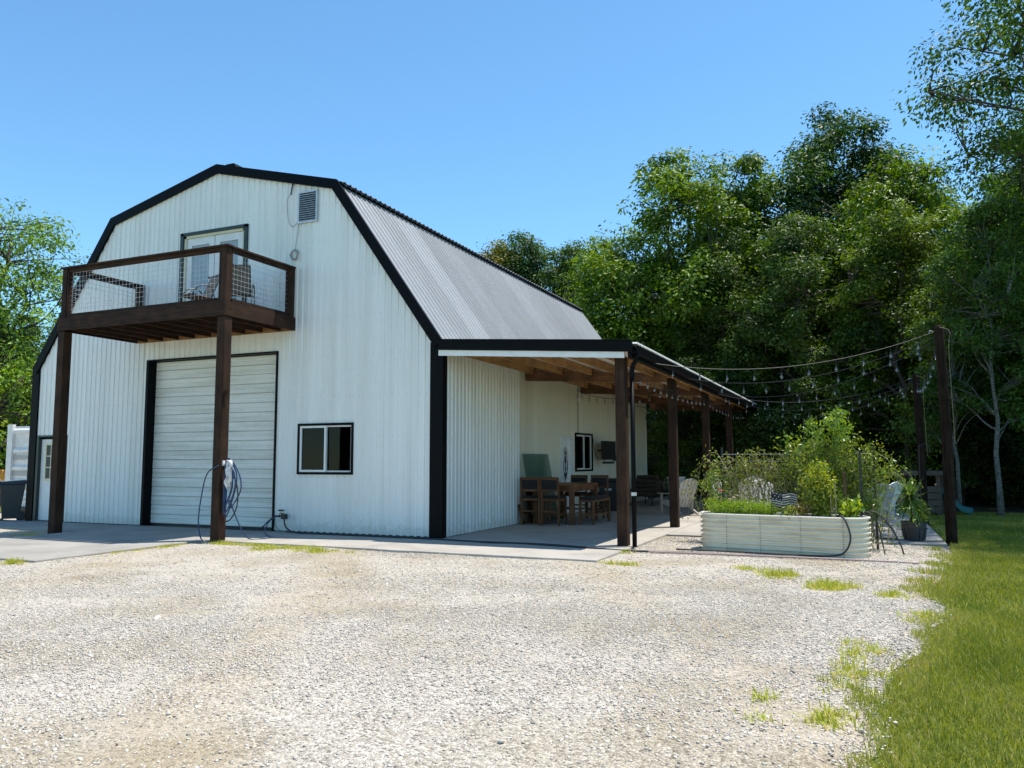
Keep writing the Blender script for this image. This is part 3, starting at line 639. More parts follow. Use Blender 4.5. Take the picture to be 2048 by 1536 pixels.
# entry door on the porch side with oval ironwork light
pd = MB().box(-0.09, -0.05, 6.80, 7.70, 0.06, 2.14).build('door', 'white_paint', barn)
mb = MB()
for a, b, c, d in ((6.735, 6.80, 0.05, 2.20), (7.70, 7.765, 0.05, 2.20), (6.80, 7.70, 2.14, 2.201)): mb.box(-0.1, 0.035, a, b, c, d)
mb.build('door_frame', 'white_paint', barn)
ov = MB(); n = 28
ring_pts = [(-0.035, 7.25 + 0.24 * math.cos(2 * PI * i / n), 1.42 + 0.5 * math.sin(2 * PI * i / n)) for i in range(n + 1)]
MB().extrude([(p[1], p[2]) for p in ring_pts[:-1]], 'x', -0.05, -0.042).build('oval_light', 'black_plastic', pd)
mb = MB(); mb.tube(ring_pts, 0.016, 6)
for s_ in (-1, 1):
    mb.tube(smooth_path([(-0.036, 7.25, 0.95), (-0.036, 7.25 + s_ * 0.15, 1.15), (-0.036, 7.25 + s_ * 0.05, 1.4), (-0.036, 7.25 + s_ * 0.16, 1.6), (-0.036, 7.25, 1.88)], 5), 0.011, 5)
mb.tube(smooth_path([(-0.036, 7.25 + 0.12 * math.cos(t), 1.45 + 0.25 * math.sin(t)) for t in np.linspace(0, 2 * PI, 14)], 2), 0.01, 5); mb.build('ironwork', 'white_paint', pd)
for a in (6.95, 7.3): MB().box(-0.05, -0.038, a, a + 0.25, 0.2, 0.72).build('door_panel', 'white_paint', pd)
# porch wall lamp and its wire
lm = MB().lathe([(0.0, 0.0), (0.05, 0.0), (0.055, 0.05), (0.05, 0.11), (0.0, 0.115)], 12).build('lamp_socket', 'white_paint', barn, loc=(0.09, 8.1, 3.24))
mb = MB(); mb.tube([(0.03, 8.18, 3.7), (0.03, 8.18, 2.33)], 0.008, 5); mb.build('conduit', 'black_metal', barn)
# cable on the gable with a coil at its end
cb = thing('cable', 'loose grey cable with a coil hanging below the gable vent', 'cable', (-3.6, -0.03, 6.05))
def rel(pts, o): return [tuple(Vector(p) - Vector(o)) for p in pts]
O = (-3.6, -0.03, 6.05)
MB().tube(smooth_path(rel([(-3.75, -0.04, 7.72), (-3.80, -0.05, 7.5), (-3.92, -0.045, 7.30), (-3.86, -0.05, 6.85), (-3.75, -0.05, 6.70), (-3.60, -0.045, 6.76), (-3.63, -0.05, 6.4), (-3.66, -0.045, 6.15)], O), 6), 0.007, 5).build('strand', 'cable_grey', cb)
cp = []
for i in range(61):
    t = 2 * PI * i / 12; r = 0.10 + 0.018 * math.sin(i * 1.9); cp.append((-3.66 + r * 0.9 * math.cos(t) + 0.015 * math.sin(i), -0.045 - 0.0009 * i, 6.05 + r * 1.1 * math.sin(t)))
MB().tube(rel(cp, O), 0.007, 5).build('coil', 'cable_grey', cb)
MB().beam(rel([(-3.76, -0.06, 7.70)], O)[0], rel([(-3.82, -0.05, 7.44)], O)[0], 0.02, 0.02).build('bracket', 'black_metal', cb)
# tap and splitter
tp = thing('tap', 'outdoor tap with splitter and timer low on the front wall', 'tap', (-3.83, -0.03, 0.42))
MB().tube([(0, 0.03, 0.0), (0, -0.10, 0.0), (0, -0.13, -0.05)], 0.014, 8).build('spout', 'brass', tp)
MB().tube([(-0.07, -0.07, 0.07), (0.07, -0.07, 0.07)], 0.016, 8).build('handle', 'black_metal', tp)
MB().tube([(0, -0.07, 0.0), (0, -0.07, 0.07)], 0.009, 6).build('valve_stem', 'brass', tp)
MB().tube([(-0.12, -0.13, -0.05), (0.1, -0.13, -0.05)], 0.02, 8).build('splitter', 'black_plastic', tp)
MB().box(0.08, 0.19, -0.17, -0.07, -0.11, 0.0).build('timer', 'black_plastic', tp, bevel=0.015)
# strip lamp seen through the front window
ln = thing('ceiling_lamp', 'short lit strip lamp seen inside the front window', 'lamp', (-3.05, 1.5, 2.55))
m, t, b = _new('lamp_glow'); b.inputs['Emission Color'].default_value = (1, 1, 1, 1); b.inputs['Emission Strength'].default_value = 1.5
MB().tube([(-0.3, 0, 0), (0.3, 0, 0)], 0.016, 8).build('tube', 'lamp_glow', ln); MB().box(-0.32, 0.32, -0.05, 0.05, 0.03, 0.08).build('housing', 'white_paint', ln)
MB().beam((0, 0, 0.08), (0, 0, 1.148), 0.02, 0.02).build('hanger', 'black_metal', ln)

# ------------------------------------------------------------------ balcony
bal = thing('balcony', 'dark stained wooden balcony with wire mesh railing on two tall posts', 'balcony', (-6.0, -1.0, 0))
def bb(x0, x1, y0, y1, z0, z1): return MB().box(x0 + 6, x1 + 6, y0 + 1, y1 + 1, z0, z1)
BX0, BX1, BY = -8.36, -3.62, -2.10
for x in (-8.28, -3.74): bb(x - 0.1, x + 0.1, BY + 0.0, BY + 0.2, -0.06, 4.36).build('post', 'stained_z', bal, bevel=0.01)
bb(BX0, BX1, BY - 0.04, BY, 4.37, 4.655).build('rim_joist', 'stained_x', bal, bevel=0.005)
bb(BX0, BX0 + 0.04, BY + 0.001, -0.03, 4.37, 4.654).build('rim_joist', 'stained_y', bal, bevel=0.005)
bb(BX1 - 0.04, BX1, BY + 0.001, -0.03, 4.37, 4.654).build('rim_joist', 'stained_y', bal, bevel=0.005)
bb(BX0 + 0.041, BX1 - 0.041, -0.07, -0.03, 4.37, 4.60).build('ledger', 'pine_x', bal)
for k in range(9):
    x = BX0 + 0.35 + k * 0.5; bb(x - 0.02, x + 0.02, BY + 0.002, -0.072, 4.38, 4.60).build('joist', 'stained_y', bal)
for k in range(14):
    y = BY + 0.003 + k * 0.147; bb(BX0 + 0.042, BX1 - 0.042, y, y + 0.138, 4.602, 4.64).build('deck_board', 'beam_x', bal)
# railing posts and rails
for x, y in ((-8.26, BY + 0.075), (-3.72, BY + 0.075), (-8.26, -0.12), (-3.72, -0.12)):
    bb(x - 0.07, x + 0.07, y - 0.07, y + 0.07, 4.66, 5.74).build('rail_post', 'stained_z', bal, bevel=0.006)
for x in (-8.16, -3.83): bb(x - 0.02, x + 0.02, BY + 0.02, BY + 0.13, 4.74, 5.66).build('rail_stud', 'stained_z', bal)
for s_ in (-3.72, -8.26): bb(s_ - 0.055, s_ + 0.055, BY + 0.148, BY + 0.188, 4.74, 5.66).build('rail_stud', 'stained_z', bal)
bb(BX0 - 0.01, BX1 + 0.01, BY - 0.02, BY + 0.15, 5.745, 5.785).build('top_rail', 'stained_x', bal, bevel=0.004)
bb(-8.188, -3.792, BY + 0.04, BY + 0.11, 5.665, 5.742).build('top_rail', 'stained_x', bal)
bb(-8.188, -3.792, BY + 0.02, BY + 0.13, 4.668, 4.735).build('bottom_rail', 'stained_x', bal)
for x in (-8.26, -3.72):
    bb(x - 0.085, x + 0.085, BY + 0.151, -0.04, 5.745, 5.784).build('top_rail', 'stained_y', bal, bevel=0.004)
    bb(x - 0.035, x + 0.035, BY + 0.19, -0.192, 5.665, 5.742).build('top_rail', 'stained_y', bal)
    bb(x - 0.055, x + 0.055, BY + 0.19, -0.192, 4.668, 4.735).build('bottom_rail', 'stained_y', bal)
def wire_grid(p0, ux, lx, lz, step, r=0.0032):
    mb = MB(); p0 = Vector(p0); ux = Vector(ux)
    for i in range(int(lx / step) + 1): a = p0 + ux * (i * step); mb.tube([a, a + Vector((0, 0, lz))], r, 4, cap=False)
    for i in range(int(lz / step) + 1): a = p0 + Vector((0, 0, i * step)); mb.tube([a, a + ux * lx], r, 4, cap=False)
    return mb
wire_grid((-8.18 + 6, BY + 0.075 + 1, 4.74), (1, 0, 0), 4.38, 0.92, 0.1016).build('wire_mesh', 'galvanised', bal, kind='stuff')
for x in (-8.26, -3.72): wire_grid((x + 6, BY + 0.19 + 1, 4.74), (0, 1, 0), 1.70, 0.92, 0.1016).build('wire_mesh', 'galvanised', bal, kind='stuff')

def sling_chair(label, loc, rz):
    c = thing('patio_chair', label, 'chair', loc, rz, 'sling chairs on the balcony')
    f = MB()
    for s_ in (-1, 1):
        f.tube(smooth_path([(s_ * 0.27, 0.28, 0), (s_ * 0.27, 0.22, 0.42), (s_ * 0.27, 0.05, 0.62), (s_ * 0.27, -0.18, 0.60), (s_ * 0.27, -0.25, 0.42), (s_ * 0.27, -0.30, 0.0)], 5), 0.013, 6)
        f.tube([(s_ * 0.24, 0.26, 0.42), (s_ * 0.24, -0.2, 0.38), (s_ * 0.24, -0.42, 0.95)], 0.013, 6)
    f.tube([(-0.24, -0.42, 0.95), (0.24, -0.42, 0.95)], 0.013, 6); f.build('frame', 'black_metal', c)
    MB().hexa([(-0.23, -0.21, 0.385), (0.23, -0.21, 0.385), (0.23, 0.26, 0.42), (-0.23, 0.26, 0.42), (-0.23, -0.21, 0.395), (0.23, -0.21, 0.395), (0.23, 0.26, 0.43), (-0.23, 0.26, 0.43)]).build('seat', 'sling', c)
    MB().hexa([(-0.23, -0.20, 0.39), (0.23, -0.20, 0.39), (0.23, -0.41, 0.94), (-0.23, -0.41, 0.94), (-0.23, -0.21, 0.388), (0.23, -0.21, 0.388), (0.23, -0.42, 0.938), (-0.23, -0.42, 0.938)]).build('backrest', 'sling', c)
    return c
sling_chair('black framed sling chair at the right end of the balcony', (-4.35, -0.95, 4.64), R(35))
sling_chair('black framed sling chair in front of the balcony door, only its arm showing', (-5.35, -1.15, 4.64), R(160))

# ------------------------------------------------------------------ lean-to porch
porch = thing('lean_to_porch', 'long open lean-to porch on dark posts along the side of the barn', 'porch', (3.66, 0, 0))
PX, SP = 3.66, 4.185
def pb(x0, x1, y0, y1, z0, z1): return MB().box(x0 - PX, x1 - PX, y0, y1, z0, z1)
def pz(x): return 3.86 - 0.066 * x          # underside of the roof sheets
for k in range(5):
    y = 0.06 + SP * k; pb(PX - 0.095, PX + 0.095, y - 0.095, y + 0.095, -0.08, 3.40).build('post', 'stained_z', porch, bevel=0.012)
    if k:
        mb = MB(); mb.hexa([(0.05 - PX, y - 0.06, pz(0) - 0.36), (0.1, y - 0.06, pz(PX) - 0.36 + 0.05), (0.1, y + 0.06, pz(PX) - 0.36 + 0.05), (0.05 - PX, y + 0.06, pz(0) - 0.36),
                 (0.05 - PX, y - 0.06, pz(0) - 0.10), (0.1, y - 0.06, pz(PX) - 0.10), (0.1, y + 0.06, pz(PX) - 0.10), (0.05 - PX, y + 0.06, pz(0) - 0.10)])
        mb.build('cross_beam', 'beam_x', porch, bevel=0.005)
    if k < 4:
        for j, x in enumerate((0.25, 1.0, 1.75, 2.5, 3.25)):
            mb = MB(); y0 = y + 0.061 if k else -0.02; y1 = y + SP - 0.061
            mb.box(x - 0.022 - PX, x + 0.022 - PX, y0, y1, pz(x) - 0.19, pz(x) - 0.012); mb.build('purlin', 'pine_y', porch, bevel=0.003)
pb(PX + 0.10, PX + 0.14, 0.16, 4 * SP, 3.36, 3.55).build('eave_purlin', 'pine_y', porch)
k = 0; YE = 4 * SP + 0.3
while k * 1.0 - 0.2 < YE:
    a = -0.2 + k * 1.0; b = min(YE, a + 1.01)
    mb = MB(); us = sorted(prof_us(a, b, 0.1, 0.035, 0.018)); e = 0.0015 * (k % 2)
    for p, q in zip(us[:-1], us[1:]):
        dp, dq = profile(p, 0.1, 0.03, 0.035, 0.018) + e, profile(q, 0.1, 0.03, 0.035, 0.018) + e
        P = lambda u, d, x: (x - PX, u, pz(x) + d)
        x0, x1 = 0.03, 4.03
        mb.face(P(p, dp, x0), P(p, dp, x1), P(q, dq, x1), P(q, dq, x0))
        mb.face(P(q, dq - 0.006, x0), P(q, dq - 0.006, x1), P(p, dp - 0.006, x1), P(p, dp - 0.006, x0)); mb.face(P(p, dp - 0.02, x1), P(q, dq - 0.02, x1), P(q, dq, x1), P(p, dp, x1))
    mb.build('roof_panel', 'roof_underside', porch); k += 1
# black fascia, white trim board, gutter and downspout
def slope_board(x0, x1, y0, y1, lo, hi, x_shift=0): 
    return MB().hexa([(x0 - PX, y0, pz(x0) + lo), (x1 - PX, y0, pz(x1) + lo), (x1 - PX, y1, pz(x1) + lo), (x0 - PX, y1, pz(x0) + lo), (x0 - PX, y0, pz(x0) + hi), (x1 - PX, y0, pz(x1) + hi), (x1 - PX, y1, pz(x1) + hi), (x0 - PX, y1, pz(x0) + hi)])
slope_board(0.05, 3.95, -0.255, -0.215, -0.15, 0.045).build('fascia', 'black_trim', porch)
slope_board(0.05, 3.93, -0.27, -0.2, 0.045, 0.065).build('fascia_cap', 'black_trim', porch)
slope_board(0.05, 3.80, -0.225, -0.19, -0.26, -0.151).build('trim_board', 'white_paint', porch)
mb = MB(); mb.extrude([(3.94 - PX, 3.43), (4.04 - PX, 3.43), (4.05 - PX, 3.555), (4.035 - PX, 3.555), (4.03 - PX, 3.45), (3.955 - PX, 3.45), (3.955 - PX, 3.56), (3.94 - PX, 3.56)], 'y', -0.25, YE); mb.build('gutter', 'black_trim', porch)
pb(3.86, 3.938, -0.2, YE, 3.36, 3.56).build('eave_board', 'black_trim', porch)
mb = MB(); mb.tube(smooth_path([(4.0 - PX, -0.12, 3.43), (4.0 - PX, -0.12, 3.33), (3.89 - PX, -0.02, 3.2), (3.88 - PX, -0.02, 3.0)], 4), 0.042, 8); mb.tube([(3.88 - PX, -0.02, 3.0), (3.88 - PX, -0.02, 0.03)], 0.042, 8); mb.build('downspout', 'black_trim', porch, smooth=True)
MB().tube([(3.88 - PX, -0.02, 0.92), (3.88 - PX, -0.02, 0.98)], 0.052, 8).build('pipe_strap', 'galvanised', porch)

# ------------------------------------------------------------------ things under the porch
def oak_chair(label, loc, rz):
    c = thing('bar_chair', label, 'chair', loc, rz, 'tall oak chairs round the porch table')
    for s_ in (-1, 1):
        MB().beam((s_ * 0.215, 0.20, 0), (s_ * 0.215, 0.20, 0.62), 0.045, 0.045).build('leg', 'oak_z', c, bevel=0.004)
        m = MB(); m.beam((s_ * 0.215, -0.22, 0), (s_ * 0.215, -0.20, 0.62), 0.045, 0.05); m.beam((s_ * 0.215, -0.20, 0.615), (s_ * 0.215, -0.27, 1.10), 0.045, 0.045); m.build('rear_leg', 'oak_z', c)
        MB().beam((s_ * 0.215, -0.18, 0.25), (s_ * 0.215, 0.18, 0.25), 0.025, 0.04).build('stretcher', 'oak_y', c)
    MB().box(-0.19, 0.19, 0.185, 0.215, 0.22, 0.26).build('stretcher', 'oak_x', c); MB().box(-0.19, 0.19, -0.23, -0.20, 0.30, 0.34).build('stretcher', 'oak_x', c)
    MB().box(-0.235, 0.235, -0.22, 0.225, 0.56, 0.615).build('seat_frame', 'oak_x', c, bevel=0.004)
    MB().box(-0.22, 0.22, -0.19, 0.22, 0.617, 0.67).build('seat_cushion', 'dark_fabric', c, bevel=0.02)
    MB().beam((-0.235, -0.265, 1.08), (0.235, -0.265, 1.08), 0.03, 0.06).build('top_rail', 'oak_x', c); MB().beam((-0.19, -0.226, 0.80), (0.19, -0.226, 0.80), 0.025, 0.05).build('back_rail', 'oak_x', c)
    m = MB(); m.beam((0, -0.232, 0.828), (0, -0.258, 1.046), 0.38, 0.03, up=(0, 1, 0)); m.build('back_pad', 'dark_fabric', c)
    return c
oak_chair('left one of two tall wooden chairs with dark cushions, backs to the drive', (0.40, 3.80, 0.041), R(4))
oak_chair('right one of two tall wooden chairs with dark cushions, next to the table leg', (0.93, 3.78, 0.041), R(-3))
oak_chair('tall wooden chair with dark back behind the porch table, nearer the wall', (0.62, 6.2, 0.041), R(176))
oak_chair('tall wooden chair with dark back behind the porch table, farther from the wall', (1.22, 6.2, 0.041), R(183))
tb = thing('bar_table', 'tall wooden table with thick square legs under the porch', 'table', (0.85, 4.85, 0.041))
MB().box(-0.52, 0.52, -0.95, 0.95, 0.88, 0.93).build('tabletop', 'oak_y', tb, bevel=0.006)
for x in (-0.46, 0.46):
    for y in (-0.89, 0.89): MB().box(x - 0.055, x + 0.055, y - 0.055, y + 0.055, 0, 0.879).build('leg', 'oak_z', tb, bevel=0.006)
    MB().box(x - 0.015, x + 0.015, -0.83, 0.83, 0.76, 0.878).build('apron', 'oak_y', tb)
for y in (-0.89, 0.89): MB().box(-0.4, 0.4, y - 0.015, y + 0.015, 0.76, 0.878).build('apron', 'oak_x', tb)
bn = thing('bench', 'long wooden bench with dark cushion on the open side of the table', 'bench', (1.62, 4.75, 0.041))
MB().box(-0.19, 0.19, -0.66, 0.66, 0.52, 0.58).build('seat_frame', 'oak_y', bn, bevel=0.005); MB().box(-0.18, 0.18, -0.64, 0.64, 0.582, 0.64).build('cushion', 'dark_fabric', bn, bevel=0.02)
for x in (-0.16, 0.16):
    for y in (-0.62, 0.62): MB().box(x - 0.03, x + 0.03, y - 0.03, y + 0.03, 0, 0.519).build('leg', 'oak_z', bn, bevel=0.004)
    MB().box(x - 0.014, x + 0.014, -0.59, 0.59, 0.2, 0.24).build('stretcher', 'oak_y', bn)
for y in (-0.62, 0.62): MB().box(-0.13, 0.13, y - 0.014, y + 0.014, 0.2, 0.24).build('stretcher', 'oak_x', bn)
gs = MB().beam((0.42, 4.65, 0.045), (0.12, 4.65, 1.70), 1.7, 0.012, up=(1, 0, 0)).build('glass_sheet', 'sheet_glass')
tag(gs, 'big sheet of greenish glass leaning on the porch wall behind the chairs', 'glass')
pk = MB().beam((0.18, 3.72, 0.042), (0.06, 3.72, 0.5), 0.10, 0.03, up=(1, 0, 0)).build('plank', 'oak_z', bevel=0.003); tag(pk, 'short upright wooden plank leaning on the porch wall left of the chairs', 'plank')
lf = thing('table_leaf', 'dark brown spare table leaf standing against the wall beside the chairs', 'table leaf', (0.16, 4.15, 0.041))
MB().beam((0.12, 0, 0), (0, 0, 0.85), 0.5, 0.04, up=(1, 0, 0)).build('board', 'stained_z', lf); MB().box(-0.02, 0.03, -0.25, 0.25, 0.852, 0.872).build('edge_strip', 'oak_y', lf)
cl = thing('cooler', 'black lidded cooler box on the porch floor below the television', 'cooler', (0.55, 9.6, 0.041), R(8))
MB().box(-0.28, 0.28, -0.4, 0.4, 0.0, 0.86).build('body', 'black_plastic', cl, bevel=0.03); MB().box(-0.30, 0.30, -0.42, 0.42, 0.865, 0.95).build('lid', 'black_plastic', cl, bevel=0.03)
MB().box(-0.1, 0.1, -0.43, -0.403, 0.6, 0.66).build('handle', 'galvanised', cl)
tv = thing('television', 'black flat television on a wall arm facing out under the porch', 'television', (0.38, 9.95, 1.83), R(80))
MB().box(-0.46, 0.46, -0.045, 0.0, -0.28, 0.30).build('screen', 'black_plastic', tv, bevel=0.008); MB().box(-0.30, 0.30, -0.07, 0.04, -0.40, -0.33).build('soundbar', 'black_plastic', tv, bevel=0.01)
MB().tube([(0, 0.0, 0), (0.12, 0.16, 0.02), (-0.1, 0.30, 0.0)], 0.025, 8).build('wall_arm', 'black_metal', tv); MB().tube([(-0.2, 0.0, -0.32), (-0.2, 0.01, -0.25)], 0.012, 6).build('bracket', 'black_metal', tv)
wc = MB().tube(smooth_path([(0.04, 9.50, 2.28), (0.05, 9.58, 2.0), (0.08, 9.68, 1.7), (0.15, 9.78, 1.56)], 6), 0.008, 5).build('power_cord', 'rubber'); tag(wc, 'thin black cord drooping from the porch window to the television', 'cord')
# firewood on a rack
fw = thing('log_rack', 'low black metal rack carrying the firewood by the far porch wall', 'rack', (0.95, 12.7, 0.041))
for y in (-0.75, 0.75):
    for x in (-0.3, 0.3): MB().beam((x, y, 0), (x, y, 0.28), 0.03, 0.03).build('leg', 'black_metal', fw)
for x in (-0.3, 0.3): MB().beam((x, -0.9, 0.295), (x, 0.9, 0.295), 0.03, 0.03).build('rail', 'black_metal', fw)
rr = random.Random(5); li = 0
lg = MB(); lg.lathe([(0.0, -0.35), (0.07, -0.35), (0.075, 0.0), (0.068, 0.35), (0.0, 0.35)], 8); lme = lg.mesh('log', 'firewood_bark')
for row in range(5):
    for k in range(11 - row * 2 + (row % 2)):
        o = share('log', lme, None, (0.95 + rr.uniform(-.05, .05), 12.7 + (k - (10 - row * 2 + (row % 2)) / 2) * 0.155 + rr.uniform(-.01, .01), 0.041 + 0.385 + row * 0.135), (0, PI / 2 + rr.uniform(-.06, .06), rr.uniform(-.1, .1)))
        o.scale = (rr.uniform(.85, 1.1),) * 2 + (rr.uniform(.85, 1.15),); tag(o, 'dark split log in the firewood pile by the far porch wall', 'log', 'firewood logs on the rack')
wb = thing('white_bin', 'white plastic bin with rim beyond the firewood pile', 'bin', (1.55, 14.2, 0.041))
MB().lathe([(0, 0), (0.26, 0), (0.31, 0.85), (0.33, 0.86), (0.33, 0.92), (0.30, 0.92), (0.25, 0.04), (0, 0.04)], 16).build('tub', 'white_resin', wb, smooth=True)
for s_ in (-1, 1): MB().tube(smooth_path([(s_ * 0.31, -0.08, 0.72), (s_ * 0.37, -0.05, 0.70), (s_ * 0.37, 0.05, 0.70), (s_ * 0.31, 0.08, 0.72)], 4), 0.012, 6).build('handle', 'white_resin', wb)
gn = thing('gooseneck_lamp', 'black gooseneck heater lamp curving over the firewood', 'lamp', (0.35, 11.4, 0.041))
MB().lathe([(0, 0), (0.16, 0), (0.15, 0.04), (0.02, 0.06), (0, 0.06)], 14).build('base', 'black_metal', gn)
MB().tube(smooth_path([(0, 0, 0.05), (0, 0, 1.0), (0.0, 0.1, 1.35), (-0.02, 0.0, 1.62), (-0.04, -0.22, 1.66), (-0.05, -0.4, 1.56)], 6), 0.022, 8).build('stem', 'black_metal', gn, smooth=True)
MB().lathe([(0.03, 0.05), (0.1, -0.05), (0.09, -0.05), (0.02, 0.04)], 12, (-0.05, -0.42, 1.52)).build('shade', 'black_metal', gn)

# ------------------------------------------------------------------ adirondack chairs
def adirondack(label, loc, rz, mat):
    """faces +y locally"""
    c = thing('adirondack_chair', label, 'chair', loc, rz, 'adirondack chairs round the patio')
    bo = Vector((0, -0.22, 0.20)); bd = Vector((0, -0.40, 0.78)).normalized()
    for i in range(5):
        x = (i - 2) * 0.108; ln_ = 0.86 - 0.055 * (i - 2) ** 2 * 0.9; f = 1 + 0.22
        p = bo + Vector((x, 0, 0)); q = bo + Vector((x * f, 0, 0)) + bd * ln_
        
        def arc(xx): return 0.90 - 0.95 * xx * xx - 1.3 * abs(xx) ** 3
        nb = Vector((0, -bd.z, bd.y)) * 0.022; w0, w1 = 0.044, 0.054
        a0 = bo + Vector((x - w0, 0, 0)); a1 = bo + Vector((x + w0, 0, 0)); b0 = bo + Vector((x * f - w1, 0, 0)) + bd * arc(x * f - w1); b1 = bo + Vector((x * f + w1, 0, 0)) + bd * arc(x * f + w1); bm_ = bo + Vector((x * f, 0, 0)) + bd * (arc(x * f) + 0.004)
        sm = MB(); fr_ = [a0, a1, b1, bm_, b0]; k0 = len(sm.v); sm.v += [tuple(v) for v in fr_] + [tuple(v + nb) for v in fr_]
        sm.f += [(0, 1, 2, 3, 4), (9, 8, 7, 6, 5)] + [(i_, (i_ + 1) % 5, 5 + (i_ + 1) % 5, 5 + i_) for i_ in range(5)]; sm.mi += [0] * 7
        sm.build('back_slat', mat, c)
    for s_, zz in ((0.30, 0.5), (0.62, 0.5)):
        q = bo + bd * s_ + Vector((0, -0.025, 0)); MB().beam(q - Vector((0.30, 0, 0)), q + Vector((0.30, 0, 0)), 0.025, 0.07).build('back_brace', mat, c)
    for i in range(5):
        y = -0.16 + i * 0.108; z = 0.245 + (y + 0.16) * 0.24; MB().beam((-0.27, y, z), (0.27, y, z), 0.098, 0.022, up=(0, -0.24, 1)).build('seat_slat', mat, c, bevel=0.005)
    for s_ in (-1, 1):
        MB().extrude([(0.36, 0.30), (0.36, 0.38), (-0.20, 0.24), (-0.55, 0.05), (-0.60, 0.0), (-0.50, 0.0), (-0.24, 0.13)], 'x', s_ * 0.275 - 0.013, s_ * 0.275 + 0.013).build('side_rail', mat, c)
        MB().beam((s_ * 0.30, 0.30, 0), (s_ * 0.30, 0.30, 0.545), 0.03, 0.09, up=(0, 1, 0)).build('leg', mat, c, bevel=0.005)
        MB().beam((s_ * 0.32, 0.40, 0.56), (s_ * 0.29, -0.42, 0.57), 0.13, 0.024, wd2=0.09).build('arm', mat, c, bevel=0.006)
        MB().beam((s_ * 0.285, -0.37, 0.555), (s_ * 0.285, -0.30, 0.18), 0.026, 0.07, up=(0, 1, 0)).build('rear_support', mat, c)
    return c
def face(dx, dy): return math.atan2(-dx, dy)
adirondack('cream adirondack chair by the second porch post, its back to the drive', (2.75, 8.7, 0.042), face(-0.72, 0.6), 'cream_resin')
adirondack('grey adirondack chair half hidden between the cream one and the vine', (3.9, 10.6, 0.042), face(0.6, -0.35), 'grey_resin')
adirondack('cream adirondack chair behind the wire trellis, left of the white one', (4.72, 8.3, 0.042), face(-0.3, 0.95), 'cream_resin')
adirondack('bright white adirondack chair behind the wire trellis, beside the flag', (5.25, 7.75, 0.042), face(0.1, 0.95), 'white_resin')
adirondack('grey adirondack chair farthest back behind the wire trellis', (4.75, 10.6, 0.042), face(0.3, -0.9), 'grey_resin')
adirondack('white adirondack chair between raised bed and potted yucca, sunlit back', (7.75, 6.7, 0.042), face(-0.75, 0.5), 'white_resin')
adirondack('adirondack chair in front of the white one near the yucca, shade painted as grey', (7.62, 5.3, 0.042), face(-0.5, 0.8), 'grey_resin')  # its back faces away from the sun; that shade is put in as grey
rp_ = thing('fuel_bottle', 'slim red bottle standing at the left end of the raised bed', 'bottle', (4.45, 5.6, 0.042))
MB().lathe([(0, 0), (0.06, 0), (0.065, 0.05), (0.065, 0.5), (0.03, 0.58), (0.03, 0.64), (0, 0.65)], 12).build('body', 'red_paint', rp_, smooth=True); MB().lathe([(0, 0.651), (0.035, 0.651), (0.035, 0.70), (0, 0.70)], 10).build('cap', 'black_plastic', rp_)

# ------------------------------------------------------------------ raised beds
def raised_bed(label, loc, rz, ln_, wd, ht):
    c = thing('raised_bed', label, 'planter', loc, rz, 'corrugated raised beds')
    r = wd / 2; st = ln_ / 2 - r
    def outline(n=14):
        P = []
        for i in range(n + 1): t = -PI / 2 + PI * i / n; P.append((st + r * math.cos(t), r * math.sin(t), math.cos(t), math.sin(t)))
        for i in range(n + 1): t = PI / 2 + PI * i / n; P.append((-st + r * math.cos(t), r * math.sin(t), math.cos(t), math.sin(t)))
        return P
    P = outline(); nz_ = 64; nw = 8
    # side panels: cut the outline into pieces, each its own corrugated panel
    full = []
    for i in range(len(P)):
        a, b = P[i], P[(i + 1) % len(P)]; d = math.hypot(b[0] - a[0], b[1] - a[1]); m = max(1, int(d / 0.08))
        for j in range(m): f = j / m; full.append(tuple(a[q] * (1 - f) + b[q] * f for q in range(4)))
    tot = len(full); npan = 10; cuts = [round(tot * i / npan) for i in range(npan + 1)]
    for q in range(npan):
        mb = MB(); idx = [(i % tot) for i in range(cuts[q], cuts[q + 1] + 1)]
        k0 = 0
        for i in idx:
            x, y, nx_, ny_ = full[i]
            for z in range(nz_ + 1):
                t = z / nz_; off = 0.021 * math.cos(2 * PI * nw * t) + 0.0015 * (q % 2); mb.v.append((x + nx_ * off, y + ny_ * off, ht * t))
        for i in range(len(idx) - 1):
            for z in range(nz_):
                a = i * (nz_ + 1) + z; mb.f.append((a, a + nz_ + 1, a + nz_ + 2, a + 1)); mb.mi.append(0)
        pn = mb.build('side_panel', 'bed_steel', c, smooth=True)
        x, y, nx_, ny_ = full[idx[0]]; bt = MB()
        for z in range(nw * 2):
            bt.lathe([(0, 0.006), (0.006, 0.004), (0.008, 0)], 6, (0, 0, 0)); 
            for vi in range(len(bt.v) - 18, len(bt.v)):
                vx, vy, vz = bt.v[vi]; tz = (z + 0.5) / (nw * 2) * ht; o_ = 0.024 + vz
                bt.v[vi] = (x + nx_ * o_ - ny_ * vx + (-ny_) * 0.02, y + ny_ * o_ + nx_ * vx + nx_ * 0.02, tz + vy)
        bt.build('bolt', 'black_metal', pn, kind='stuff')
    rim = MB(); rim.tube([(p[0], p[1], ht + 0.004) for p in full] + [(full[0][0], full[0][1], ht + 0.004)], 0.014, 6, cap=False); rim.build('rim', 'white_resin', c, smooth=True)
    so = MB(); so.extrude([(p[0] - p[2] * 0.025, p[1] - p[3] * 0.025) for p in full], 'z', ht - 0.10, ht - 0.075); so.build('soil', 'soil', c)
    return c
BEDZ = 0.0
bedA = raised_bed('long white corrugated steel raised bed at the edge of the drive', (6.30, 0.46, -0.005), R(-8), 2.74, 0.72, 0.62)
bedB = raised_bed('second corrugated raised bed behind the wire trellis', (6.35, 2.05, -0.005), R(-8), 2.74, 0.72, 0.62)
